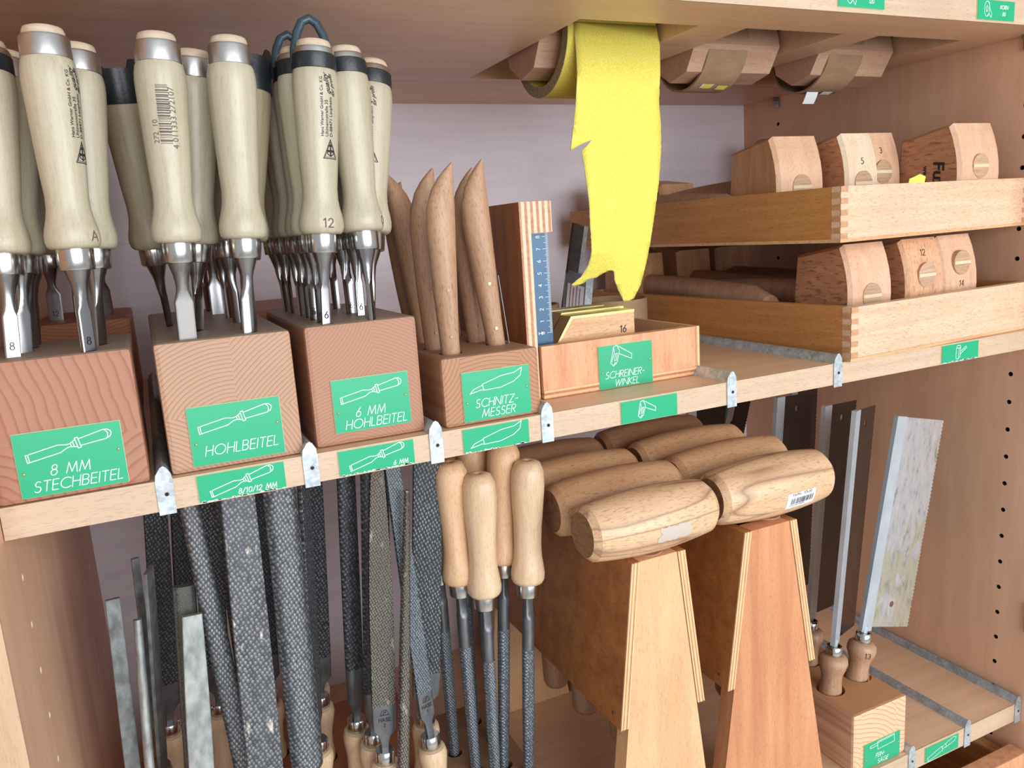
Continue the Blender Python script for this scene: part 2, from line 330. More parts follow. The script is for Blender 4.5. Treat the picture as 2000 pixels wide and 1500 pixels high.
# ------------------------------------------------------------------ stroke lettering
def arc(cx, cy, rx, ry, a0, a1, n=9): return [(cx+rx*math.cos(math.radians(a0+(a1-a0)*i/n)), cy+ry*math.sin(math.radians(a0+(a1-a0)*i/n))) for i in range(n+1)]
FONT = {
 'A': (.78, [[(0, 0), (.39, 1), (.78, 0)], [(.13, .33), (.65, .33)]]), 'B': (.55, [[(0, 0), (0, 1)]+arc(.28, .76, .24, .24, 90, -90)+[(0, .52)], [(.28, .52)]+arc(.28, .26, .27, .26, 90, -90)+[(0, 0)]]),
 'C': (.8, [arc(.5, .5, .5, .5, 48, 312, 14)]), 'D': (.7, [[(0, 0), (0, 1)]+arc(.2, .5, .5, .5, 90, -90, 10)+[(0, 0)]]), 'E': (.48, [[(.48, 0), (0, 0), (0, 1), (.48, 1)], [(0, .52), (.44, .52)]]),
 'F': (.46, [[(0, 0), (0, 1), (.46, 1)], [(0, .52), (.42, .52)]]), 'G': (.95, [arc(.5, .5, .5, .5, 45, 355, 15)+[(.55, .46)]]), 'H': (.64, [[(0, 0), (0, 1)], [(.64, 0), (.64, 1)], [(0, .52), (.64, .52)]]),
 'I': (.04, [[(.02, 0), (.02, 1)]]), 'K': (.58, [[(0, 0), (0, 1)], [(.55, 1), (0, .45)], [(.12, .56), (.58, 0)]]), 'L': (.42, [[(0, 1), (0, 0), (.42, 0)]]),
 'M': (.9, [[(0, 0), (.14, 1), (.45, .1), (.76, 1), (.9, 0)]]), 'N': (.72, [[(0, 0), (0, 1), (.72, 0), (.72, 1)]]), 'O': (1., [arc(.5, .5, .5, .5, 90, 450, 18)]),
 'R': (.56, [[(0, 0), (0, 1)]+arc(.28, .75, .25, .25, 90, -90)+[(0, .5)], [(.2, .5), (.56, 0)]]), 'S': (.52, [arc(.27, .75, .23, .25, 40, 250, 9)+arc(.25, .25, .26, .27, 80, -145, 10)]),
 'T': (.56, [[(.28, 0), (.28, 1)], [(0, 1), (.56, 1)]]), 'W': (1.05, [[(0, 1), (.26, 0), (.52, .95), (.79, 0), (1.05, 1)]]), 'Z': (.6, [[(0, 1), (.6, 1), (0, 0), (.6, 0)]]),
 'Ä': (.78, [[(0, 0), (.39, 1), (.78, 0)], [(.13, .33), (.65, .33)], [(.25, 1.16), (.25, 1.22)], [(.53, 1.16), (.53, 1.22)]]),
 '0': (.56, [arc(.28, .5, .28, .5, 90, 450, 16)]), '1': (.3, [[(0, .8), (.2, 1), (.2, 0)]]), '2': (.55, [arc(.27, .72, .25, .28, 170, -30, 9)+[(0, 0), (.55, 0)]]),
 '3': (.5, [arc(.24, .76, .22, .24, 150, -80, 8), arc(.24, .27, .26, .27, 80, -150, 9)]), '4': (.6, [[(.45, 0), (.45, 1), (0, .3), (.6, .3)]]), '5': (.5, [[(.48, 1), (.12, 1), (.06, .58)]+arc(.22, .32, .27, .32, 110, -140, 9)]),
 '6': (.56, [[(.42, 1), (.06, .44)]+arc(.28, .28, .26, .28, 150, 510, 14)]), '7': (.5, [[(0, 1), (.5, 1), (.16, 0)]]), '8': (.52, [arc(.26, .77, .21, .23, 90, 450, 12), arc(.26, .28, .26, .27, 90, 450, 14)]),
 '9': (.56, [[(.14, 0), (.5, .56)]+arc(.28, .72, .26, .28, -30, 330, 14)]), '-': (.34, [[(0, .42), (.34, .42)]]), '/': (.4, [[(0, -.05), (.4, 1.05)]]), ' ': (.4, []), '.': (.1, [[(.03, 0), (.03, .06)]]),
}
SEQ = [0]
def fine(pts, d=.0009):
    out = [pts[0]]
    for a, b in zip(pts[:-1], pts[1:]):
        k = max(1, int(math.hypot(b[0]-a[0], b[1]-a[1])/d)); out += [(a[0]+(b[0]-a[0])*i/k, a[1]+(b[1]-a[1])*i/k) for i in range(1, k+1)]
    return out
def stroke(mb, pts, wd, P, curved=False):
    if curved: pts = fine(pts)
    n0 = len(mb.v)
    _stroke(mb, pts, wd, P)
    for i in range(n0, len(mb.v), 4):
        SEQ[0] += 1; k = (SEQ[0] % 6)
        for j in range(i, i+4):
            x, y, z = mb.v[j]; mb.v[j] = (x*(1+k*.0006), y*(1+k*.0006), z) if curved else (x, y-k*.000012, z)
def _stroke(mb, pts, wd, P):
    # flat ribbon along a polyline; P maps (u, v) to 3D
    for a, b in zip(pts[:-1], pts[1:]):
        dx, dy = b[0]-a[0], b[1]-a[1]; l = math.hypot(dx, dy) or 1e-9; ux, uy = dx/l*wd/2, dy/l*wd/2; nx, ny = -uy, ux
        mb.add([P(a[0]-ux*.8+nx, a[1]-uy*.8+ny), P(a[0]-ux*.8-nx, a[1]-uy*.8-ny), P(b[0]+ux*.8-nx, b[1]+uy*.8-ny), P(b[0]+ux*.8+nx, b[1]+uy*.8+ny)], [(0, 1, 2, 3)])
def text_w(t, h, gap=.2): return sum(FONT[c][0]+gap for c in t)*h-gap*h
def text(mb, t, u, v, h, wd, P, shear=.22, gap=.2, center=True, curved=False):
    x = u-(text_w(t, h, gap)/2 if center else 0)
    for c in t:
        wc, strokes = FONT[c]
        for st in strokes: stroke(mb, [(x+p[0]*h+shear*p[1]*h, v+p[1]*h) for p in st], wd, P, curved)
        x += (wc+gap)*h
def xf(pts, ox, oy, s, ang):
    c, n = math.cos(ang), math.sin(ang); return [(ox+(x*c-y*n)*s, oy+(x*n+y*c)*s) for x, y in pts]
def icon(mb, kind, cx, cy, s, ang, wd, P):
    I = {'chisel': [[(-.5, -.05), (-.49, .05), (-.12, .052), (-.03, .02), (.02, .02)], [(-.5, -.05), (-.12, -.052), (-.03, -.02), (.02, -.02)], [(-.475, -.05), (-.465, .05)], [(.02, -.024), (.02, .024), (.085, .05), (.085, -.05), (.02, -.024)], [(.05, -.036), (.05, .036)], [(.085, -.068), (.085, .068), (.12, .068), (.12, -.068), (.085, -.068)], [(.12, .045), (.42, .062), (.47, .05), (.495, .02), (.5, 0), (.495, -.02), (.47, -.05), (.42, -.062), (.12, -.045)], [(.43, .06), (.452, .03), (.458, 0), (.452, -.03), (.43, -.06)]],
         'knife': [[(-.5, -.03), (-.42, .02), (-.25, .04), (-.25, -.045), (-.29, -.03), (-.5, -.03)], [(-.25, .055), (.1, .085), (.35, .06), (.5, .1), (.44, -.02), (.3, -.08), (.05, -.1), (-.25, -.05), (-.25, .055)]],
         'square': [[(-.5, -.3), (-.42, .38), (-.28, .45), (-.12, .22), (-.2, -.28), (-.36, -.42), (-.5, -.3)], [(-.42, .38), (-.36, .1), (-.46, -.25)], [(-.33, -.2), (-.3, .08), (-.22, .12), (-.25, -.18), (-.33, -.2)], [(-.28, .45), (.5, .1), (.5, -.1), (-.14, .1)], [(-.36, -.42), (-.3, -.28), (-.2, -.28)]],
         'mallet': [[(-.4, -.35), (-.38, .25), (-.3, .4), (-.05, .4), (-.02, .25), (-.05, -.25), (-.22, -.4), (-.4, -.35)], [(-.38, .25), (-.12, .25), (-.02, .25)], [(-.12, .25), (-.2, -.38)], [(-.05, .0), (.45, .3), (.5, .2), (.42, .15), (-.05, -.14)]],
         'roll': [arc(-.1, .05, .22, .42, 0, 360, 18), arc(-.1, .05, .08, .16, 0, 360, 12), [(-.1, .47), (.08, .42), (.14, .1), (.34, -.22), (.28, -.42), (.1, -.2), (-.1, -.37)]],
         'saw': [[(-.5, -.02), (-.5, .05), (-.2, .05), (-.2, -.02), (-.5, -.02)], [(-.2, .1), (.5, .1), (.5, -.16), (-.2, -.16), (-.2, .1)], [(-.2, .06), (.5, .06)]],
         'file': [[(-.5, -.05), (-.5, .05), (.0, .06), (.0, -.06), (-.5, -.05)], [(0, .03), (.1, .03), (.1, -.03), (0, -.03)], [(.1, .05), (.42, .06), (.5, 0), (.42, -.06), (.1, -.05), (.1, .05)], [(.13, .05), (.13, -.05)]]}[kind]
    for st in I: stroke(mb, xf(st, cx, cy, s, ang), wd, P)
def plate(parent, x0, x1, z0, z1, y, kind, lines, nails=True, name='sign_plate', ang=.32):
    # engraved two-layer plate lying on the face y (it faces -Y)
    W, H = x1-x0, z1-z0
    b = MB().box(x0, x1, y-.0009, y, z0, z1).build(name, CREAM, parent)
    MB().box(x0+.0002, x1-.0002, y-.0014, y-.0009, z0+.0002, z1-.0002).build('green_layer', GREEN, b)
    P = lambda u, v: (x0+u, y-.00150, z0+v); wd = .00046
    m = MB(); rest = list(lines)
    if kind == 'roll': icon(m, 'roll', W*.27, H*.5, H*.9, 0, wd*.9, P)
    elif nails: icon(m, kind, W*(.5 if kind != 'square' else .42), H*(.72 if kind != 'saw' else .83), {'square': H*.55, 'saw': W*.66}.get(kind, W*.82), {'square': -.12, 'saw': .05}.get(kind, ang*.62), wd, P)
    else: icon(m, kind, W*(.5 if kind != 'square' else .45), H*(.56 if kind == 'chisel' else .5), {'square': H*.9, 'mallet': H*.95, 'file': W*.88, 'chisel': W*.76}.get(kind, W*.82), {'square': -.1, 'mallet': 0, 'file': .27, 'chisel': .27}.get(kind, .2), wd, P)
    for t, u, v, h in rest: text(m, t, u*W, v*H, h, wd if nails else wd*.95, P)
    m.build('white_engraving', WHITE, b)
    if nails:
        for u, v in ((.055, .38), (.945, .55)):
            n = MB().lathe([(.0009, 0), (.0008, .0005), (.0004, .0008)], 8, ax='y', c=(0, 0, 0))
            o = n.build('nail_head', BRASS, b, 40); o.rotation_euler = (0, 0, PI); o.location = (x0+u*W, y-.0014, z0+v*H)
    return b
def type_mesh(body, size, bold=0, shear=0):
    cu = bpy.data.curves.new('t', 'FONT'); cu.body = body; cu.size = size; cu.shear = shear; cu.offset = bold; cu.resolution_u = 2
    t = bpy.data.objects.new('t', cu); C.objects.link(t); bpy.context.view_layer.update()
    me = bpy.data.meshes.new_from_object(t.evaluated_get(bpy.context.evaluated_depsgraph_get()))
    vs = [v.co.copy() for v in me.vertices]; fs = [tuple(p.vertices) for p in me.polygons]
    bpy.data.objects.remove(t); return vs, fs

# ------------------------------------------------------------------ the cabinet
W, D, ZT = .9578, .4646, .3017
ZB = -.443
YH = [.0336, .3925]
def pin_holes(side):
    m = MB(); z = .2004+.032*9
    while z > -.72:
        for y in YH: m.lathe([(.0026, -.008), (.0026, .008)], 12, ax='x', c=(W if side else 0, y, z))
        z -= .032
    return m
def wall(name, x0, x1, inner):
    o = MB().box(x0, x1, -.046, D+.008, -.75, .62).build(name, LAMZ); struct(o)
    cut(o, pin_holes(inner > .5)); o.data.materials.clear(); o.data.materials.append(LAMZ); o.data.materials.append(HOLE if inner > .5 else HOLE_LIT)
    for p in o.data.polygons:
        if abs(p.normal.x) < .99 and p.area < 2e-5 or (abs(p.center.x-inner) > .006 and p.area < 1e-3): p.material_index = 1
    e = MB().box(x0, x1, -.0482, -.046, -.75, .62).build('edge_band', EDGEZ, o)
    return o
wall('wall_left', -.019, 0, 0); wall('wall_right', W, W+.019, W)
struct(MB().box(0, W, D, D+.008, -.75, .62).build('wall_back', LAMB))
struct(MB().box(-.019, W+.019, -.046, D+.008, .62, .64).build('ceiling', LAM))
struct(MB().box(-3, 4, -4, 1.5, -1.32, -1.3).build('floor', FLOORM))
struct(MB().box(0, W, -.03, D, -.75, -.731).build('trim_1', LAM))

def shelf(name, label, z, t, y0, hooks=True):
    o = thing(name, label, 'shelf')
    b = MB().box(0.0006, W-.0006, y0+.002, D-.001, z-t, z).build('board', LAM, o)
    e = MB().box(0.0006, W-.0006, y0, y0+.002, z-t, z).build('edge_band', EDGE, o)
    return o, b
mid, midb = shelf('shelf', 'middle beech laminate shelf carrying the chisel blocks, with five green labels on its edge', 0, .0197, 0)
bot, botb = shelf('shelf', 'lower beech laminate shelf under the files, mallet stands and saw block', ZB, .022, 0)
top, topb = shelf('shelf', 'upper shelf with three slots through which sandpaper rolls hang', ZT+.0225, .0225, .0045)
OPEN = [(.4415, .5607), (.6135, .7316), (.7794, .8983)]
cm = MB()
for a, b in OPEN: cm.box(a, b, .0672, .306, ZT-.01, ZT+.04)
cut(topb, cm)
MB().box(.40, .94, .040, .050, ZT+.0226, ZT+.12).box(.40, .94, .050, .40, ZT+.11, ZT+.12).box(.40, .94, .39, .40, ZT+.0226, ZT+.11).box(.40, .41, .05, .39, ZT+.0226, ZT+.11).box(.93, .94, .05, .39, ZT+.0226, ZT+.11).build('added_roll_cover', OLIVE, top)  # unseen box added above the slots to keep them dark
plate(mid, .107, .1613, -.0187, -.0008, 0, 'chisel', [('8/10/12 MM', .66, .09, .0034)], False, 'edge_label')
plate(mid, .1968, .2505, -.0186, -.0010, 0, 'chisel', [('6 MM', .80, .09, .0031)], False, 'edge_label')
plate(mid, .2877, .3410, -.0190, -.0010, 0, 'knife', [], False, 'edge_label')
plate(mid, .4228, .4772, -.0193, -.0010, 0, 'square', [], False, 'edge_label')
plate(mid, .7960, .8500, -.0187, -.0008, 0, 'mallet', [], False, 'edge_label')
plate(bot, .7945, .8480, ZB-.0195, ZB-.0015, 0, 'file', [], False, 'edge_label')
plate(top, .6561, .7107, ZT+.0036, ZT+.0218, .0045, 'roll', [('KORN', .70, .58, .0032), ('120', .70, .25, .0032)], False, 'edge_label')
plate(top, .8325, .8856, ZT+.0016, ZT+.0195, .0045, 'roll', [('KORN', .70, .58, .0032), ('80', .70, .25, .0032)], False, 'edge_label')
# torn lower rims of two worn labels
def rag(parent, x0, x1, z, y, n, seed):
    r = random.Random(seed); m = MB()
    for i in range(n):
        x = x0+(x1-x0)*r.random(); s = .0006+.0012*r.random(); h = .0004+.0009*r.random()*r.random()
        m.add([(x-s, y, z), (x+s, y, z), (x+s*.5, y, z+h), (x-s*.6, y, z+h*1.2)], [(0, 1, 2, 3)])
    return m.build('worn_edge', WHITE, parent)
rag(mid, .108, .160, -.0187, -.00155, 30, 1); rag(mid, .198, .249, -.0186, -.00155, 34, 2); rag(mid, .797, .849, -.0187, -.00155, 34, 3); rag(mid, .289, .34, -.019, -.00155, 22, 4)

# galvanized divider rails: roof-shaped strip along Y with a bent front tongue
def rail(x, z0, t, label, h=.0086, y1=.44, half=.0052):
    o = thing('divider_rail', label, 'rail', (x, 0, z0), 'galvanized divider rails')
    m = MB(); yb = -.0004; e = .0007
    prof = [(-half, 0), (-half*.55, h*.72), (0, h), (half*.55, h*.72), (half, 0), (half-e, 0), (half*.55-e, h*.68), (0, h-e*1.2), (-half*.55+e, h*.68), (-half+e, 0)]
    m.rings([[(a, y, b) for a, b in prof] for y in (yb, y1)]); m.build('ridge', GALV, o, 30)
    f = MB(); fw = half
    f.prism([(-fw, -t-.0022), (fw*.92, -t-.0022), (fw*.95, -.001), (fw*.86, h*.45), (fw*.45, h*.92), (fw*.1, h+.0006), (-fw*.25, h*.98), (-fw*.85, h*.45), (-fw, -.001)], -.0011, -.0003, 'y')
    tg = f.build('front_tongue', GALV, o)
    hh = MB().lathe([(.0011, 0), (.0011, .0004)], 12, ax='y').build('screw_hole', HOLE, tg); hh.location = (.0006, -.0014, -t*.45)
    r = MB().lathe([(.0015, 0), (.0012, .0005)], 12, ax='y').build('hole_rim', STEEL, tg); r.location = (.0006, -.00125, -t*.45)
    return o
rail(.0885, 0, .0197, 'metal divider rail between the two leftmost chisel blocks'); rail(.1785, 0, .0197, 'metal divider rail between the second and third chisel blocks')
rail(.2675, 0, .0197, 'metal divider rail between the third chisel block and the knife block'); rail(.3570, 0, .0197, 'metal divider rail between the knife block and the try-square box')
rail(.5345, 0, .0197, 'metal divider rail just right of the try-square box'); rail(.6572, 0, .0197, 'metal divider rail along the left side of the lower mallet tray')
rail(.7740, ZB, .022, 'metal divider rail right beside the fine-saw block on the lower shelf'); rail(.8640, ZB, .022, 'metal divider rail crossing the empty part of the lower shelf'); rail(.9520, ZB, .022, 'metal divider rail on the lower shelf against the right wall')
# shelf pins
def pin(x, y, z, s, label):
    o = thing('shelf_pin', label, 'pin', (x, y, z), 'shelf support pins')
    MB().lathe([(.0024, -.003), (.0024, .007)], 12, ax='x').build('peg', STEEL, o, 40)
    MB().cbox(.003 if s > 0 else -.0055, .0055 if s > 0 else -.003, -.004, .004, -.012, .002, .0006).build('tongue', STEEL, o, 40)
    return o
pin(W-.007, .0336, ZT-.0025, 1, 'steel shelf pin under the front right corner of the upper shelf'); pin(W-.007, .3925, ZT-.0028, 1, 'steel shelf pin under the rear right corner of the upper shelf')
pin(.0, .0336, -.0225, -1, 'small shelf pin under the left end of the middle shelf')

# ------------------------------------------------------------------ tool blocks
def block(label, x0, x1, y0, y1, z0, z1, mt, cells, slots=None, ch=.0030, group='beech tool blocks'):
    o = thing('tool_block', label, 'block', ((x0+x1)/2, y0, z0), group)
    ox, oy, oz = (x0+x1)/2, y0, z0
    t = MB().cbox(x0-ox, x1-ox, 0, y1-y0, 0, z1-z0, ch).build('tmp', mt)
    if slots is not None:
        slots.v = [(a-ox, b-oy, c-oz) for a, b, c in slots.v]; cut(t, slots)
    for cx0, cx1, cz0, cz1, ring in cells:
        bm = bmesh.new(); bm.from_mesh(t.data)
        for co, no in (((cx0-ox, 0, 0), (-1, 0, 0)), ((cx1-ox, 0, 0), (1, 0, 0)), ((0, 0, cz0-oz), (0, 0, -1)), ((0, 0, cz1-oz), (0, 0, 1))):
            bmesh.ops.bisect_plane(bm, geom=list(bm.verts)+list(bm.edges)+list(bm.faces), plane_co=co, plane_no=no, clear_outer=True)
        me = bpy.data.meshes.new('stave'); bm.to_mesh(me); bm.free(); me.materials.append(mt)
        s = link(bpy.data.objects.new('stave', me), o); s['ring'] = [ring[0]-ox, 0., ring[1]-oz]
    bpy.data.objects.remove(t); return o
ZC = .084
CH = {}   # chisel placements: base, top, kind, label ...
def slotm(lst, w=.0135, d=.0046, depth=.06):
    m = MB()
    for x, y in lst: m.box(x-w/2, x+w/2, y-d/2, y+d/2, ZC-depth, ZC+.02)
    return m
# ---- chisels
def ring_pts(z, a, b, n, seg=16):
    out = []
    for j in range(seg):
        t = 2*PI*(j+.5)/seg; c, s = math.cos(t), math.sin(t)
        out.append((math.copysign(abs(c)**(2/n), c)*a, math.copysign(abs(s)**(2/n), s)*b, z))
    return out
def gouge_ring(z, wd, sag, th, k, seg=16):
    # k 0 = round, 1 = full channel, hollow facing -Y
    base = ring_pts(z, .0036, .0036, 2, seg); out = []
    for j, p in enumerate(base):
        t = p[0]/.0036; u = max(-1, min(1, t))*wd/2*1.02
        yo = -sag*(t*t); yy = yo + (.0 if p[1] > 0 else -th) + sag*.5
        yy = (sag*.5-sag*t*t+ (th*.5 if p[1] > 0 else -th*.5))
        out.append((p[0]*(1-k)+u*k, p[1]*(1-k)+yy*k, z))
    return out
HP = [(.0098, .0600), (.0126, .0603), (.0140, .0617), (.0147, .0645), (.0147, .0680), (.0139, .0722), (.0126, .0772), (.0116, .0830), (.0114, .0900), (.0122, .1010), (.0130, .1160), (.0138, .1330), (.0145, .1480), (.0147, .1550), (.0144, .1600), (.0137, .1640), (.0129, .1655)]
def hr(z):
    for (r0, z0), (r1, z1) in zip(HP[:-1], HP[1:]):
        if z0 <= z <= z1: return r0+(r1-r0)*(z-z0)/(z1-z0)
    return .0145
handle_me = MB().lathe(HP, 32).mesh('handle', 60); ferr_me = MB().lathe([(.0094, .0478), (.0098, .0485), (.0100, .0590), (.0098, .0602)], 28).mesh('ferrule', 35)
hoop_me = MB().lathe([(.0129, .1652), (.0133, .1658), (.0130, .1762), (.0123, .1775), (.0112, .1775)], 28).mesh('hoop', 35)
btn_me = MB().lathe([(.0110, .1765), (.0110, .1800), (.0102, .1820), (.0080, .1828), (.0, .1830)], 28, cap=False).mesh('button', 50)
def blade_flat(w, th=.0032):
    rs = [ring_pts(.048, .0072, .0072, 2), ring_pts(.045, .0064, .0064, 2), ring_pts(.040, .0048, .0047, 2), ring_pts(.035, .0040, .0038, 2.2), ring_pts(.031, .0036+.1*(w/2-.0036), .0030, 2.6), ring_pts(.027, w/2*.85, .0024, 4), ring_pts(.0235, w/2, th/2, 8), ring_pts(-.016, w/2, th/2*.9, 8)]
    return MB().rings(rs).mesh('blade', 35)
def blade_gouge(w, sag=.002, th=.0016):
    rs = [ring_pts(.048, .0072, .0072, 2), ring_pts(.045, .0064, .0064, 2), ring_pts(.040, .0048, .0048, 2), ring_pts(.036, .0038, .0038, 2), gouge_ring(.031, w, sag, th, .12), gouge_ring(.026, w, sag, th, .6), gouge_ring(.022, w, sag, th, 1), gouge_ring(-.016, w, sag, th, 1)]
    return MB().rings(rs).mesh('blade', 35)
BL = {'f8': blade_flat(.0082), 'f10': blade_flat(.0112, .004), 'f12': blade_flat(.0122), 'f6': blade_flat(.0062), 'g10': blade_gouge(.0104, .0026), 'g6': blade_gouge(.0062, .0014), 'g8': blade_gouge(.0084, .002)}
cap_me = MB().lathe([(.0134, .1638), (.0141, .1640), (.0143, .1646), (.0138, .1732), (.0132, .1738), (.0126, .1736)], 28, cap=False).mesh('cap_ring', 40)
# full guard cup with a notch: open top, notched at front
def guard():
    m = MB(); seg = 32; rs = []
    for r, z in ((.0150, .1590), (.0153, .1600), (.0145, .1700), (.0138, .1860), (.0124, .1860), (.0124, .1700)):
        ring = []
        for j in range(seg):
            a = 2*PI*j/seg; zz = z
            if z > .18: zz = z-.0045 if abs(math.sin(a)) > .72 else z+.0008
            ring.append((r*math.cos(a), r*math.sin(a), zz))
        rs.append(ring)
    return m.rings(rs, cap=False).mesh('guard_cup', 40)
guard_me = guard()
bail_me = MB().tube([(-.0120, .004, .168), (-.0112, .0066, .178), (-.0085, .009, .189), (-.0050, .0105, .1965), (0, .0112, .1995), (.0050, .0105, .1965), (.0085, .009, .189), (.0112, .0066, .178), (.0120, .004, .168)], [.0026, .0028, .0028, .0028, .0030, .0028, .0028, .0028, .0026], 8).mesh('bail', 60)
tab_me = MB().cbox(-.006, .006, .0095, .0125, .168, .1885, .0012).mesh('tab', 40)
for me, mt in ((handle_me, ASH), (ferr_me, STEEL_F), (hoop_me, STEEL_H), (btn_me, ASH_END), (cap_me, BLACK), (guard_me, BLACK), (bail_me, BLUEPL), (tab_me, BLACK)): me.materials.append(mt)
handle_dim = handle_me.copy(); handle_dim.materials.clear(); handle_dim.materials.append(ASH_DIM)
for me in BL.values(): me.materials.append(STEEL)
bl_ground = BL['f10'].copy(); bl_ground.materials.clear(); bl_ground.materials.append(STEEL_B); BL['f10g'] = bl_ground
def wrap(vs, z0, a0, off=.00012, flip=1):
    # text running up the handle; letter tops point to the viewer's left
    out = []
    for v in vs:
        z = z0+v.x; r = hr(z)+off; a = a0-v.y/r*flip; out.append((r*math.cos(a), r*math.sin(a), z))
    return out
def fit(t, length, bold=0, shear=0):
    vs, fs = type_mesh(t, .01, bold, shear); w_ = max(v.x for v in vs); k = length/w_; return [v*k for v in vs], fs
def maker_print(parent, a0):
    m = MB()
    for t, dv, ln in (('Hans Werner GmbH & Co. KG', .0010, .0365), ('Uhlmannstraße 35', -.0022, .0225), ('D-88471 Laupheim', -.0054, .0245)):
        vs, fs = fit(t, ln, .0001); m.add(wrap([Vector((v.x, v.y, 0))+Vector((0, dv, 0)) for v in vs], .1215, a0), fs)
    for t, z0, dv, ln in (('quality', .1475, -.0048, .0135), ('for profis', .1465, -.0082, .0140)):
        vs, fs = fit(t, ln, .0002, .4); m.add(wrap([Vector((v.x, v.y+dv+v.x*.2, 0)) for v in vs], z0, a0), fs)
    m.build('maker_print', INK, parent)
    e = MB(); P = lambda u, v: wrap([Vector((u, v-.0035, 0))], .1135, a0)[0]
    tri = [(.0062, -.0005), (.0050, -.0012), (-.0052, .0044), (-.0056, .0034), (-.0056, -.0050), (-.0050, -.0058), (.0055, -.0008), (.0062, -.0005)]
    tri = [(.0062, 0), (-.0056, .0050), (-.0056, -.0050), (.0062, 0)]
    stroke(e, tri, .0005, P, True); stroke(e, [(x*.80-.0003, y*.80) for x, y in tri], .00025, P, True)
    stroke(e, [(-.0040, 0), (.0030, 0)], .0010, P, True); stroke(e, [(.0022, -.0017), (.0022, .0017)], .0008, P, True); stroke(e, arc(-.0012, 0, .0026, .0026, 110, 250, 8), .0006, P, True); stroke(e, [(-.0010, -.0021), (-.0010, .0021)], .0015, P, True)
    e.build('maker_emblem', INK, parent)
def barcode_print(parent, a0):
    m = MB(); r = random.Random(3); z = .0
    P = lambda u, v: wrap([Vector((u, v, 0))], .1180, a0)[0]
    while z < .0335:
        wd = r.choice((.0003, .0003, .0005, .0008)); stroke(m, [(z, -.0042), (z, .0022)], wd, P, True); z += wd+r.choice((.0003, .00045, .0007))
    vs, fs = fit('4 011333 272107', .0350); m.add(wrap([Vector((v.x-.0015, v.y-.0078, 0)) for v in vs], .1165, a0), fs)
    vs, fs = fit('272  10', .0135); m.add(wrap([Vector((v.x, v.y+.0032, 0)) for v in vs], .1180, a0), fs)
    m.build('barcode_print', INKF, parent)
def stamp(parent, t, a0, z=.0640, h=.0056, mt=INKF, wd=.0007):
    m = MB(); P0 = lambda u, v: ((hr(z+v)+.00015)*math.cos(a0+u/.0141), (hr(z+v)+.00015)*math.sin(a0+u/.0141), z+v)
    text(m, t, 0, 0, h, wd, P0, 0, .25, curved=True); m.build('handle_stamp', mt, parent)
def oval_spot(parent, a0):
    # flattened, sanded spot that carries the stamp
    m = MB(); n = 20; P = lambda u, v: ((hr(.067+v)+.00006)*math.cos(a0+u/.0141), (hr(.067+v)+.00006)*math.sin(a0+u/.0141), .067+v)
    vs = [P(0, 0)]+[P(.0042*math.cos(2*PI*i/n), .0034*math.sin(2*PI*i/n)) for i in range(n)]
    m.add(vs, [(0, i+1, (i+1) % n+1) for i in range(n)]); m.build('sanded_spot', ASH_END, parent)
FRONT = -PI/2
def chisel(label, B, T, blade='f8', rot=0., cap=None, dim=False, mark=None, stampt=None, sa=FRONT, pr=None, pa=FRONT, name='wood_chisel', cat='chisel', group=None, hoop=True):
    o = thing(name, label, cat, group=group, M=axis_matrix(B, T))
    h = inst('handle', handle_dim if dim else handle_me, o); inst('ferrule', ferr_me, o)
    bl = inst('blade', BL[blade], o); bl.rotation_euler = (0, 0, rot)
    if cap != 'guard': inst('hoop', hoop_me, o); inst('end_button', btn_me, o)
    if cap in ('ring', 'bail', 'tab'):
        c = inst('cap_ring', cap_me, o)
        if cap == 'bail': inst('bail_loop', bail_me, c)
        if cap == 'tab': inst('tab', tab_me, c)
    if cap == 'guard': g = inst('guard_cup', guard_me, o)
    if mark:
        th = {'f': .0017, 'g': .0012}[blade[0]]; m = MB(); P = lambda u, v: (u, -th-.0001, .004+v)
        if blade[0] == 'g': P = lambda u, v: (u, -.0013, .004+v)
        text(m, mark, 0, 0, .0044, .0005, P, 0, .22); m.build('size_mark', INK, bl)
    if stampt: oval_spot(h, sa); stamp(h, stampt, sa)
    if pr == 'maker': maker_print(h, pa)
    if pr == 'barcode': barcode_print(h, pa)
    return o
G1, G2, G3 = 'flat chisels in the 8 mm block', 'gouges in the middle block', 'gouges in the 6 mm block'
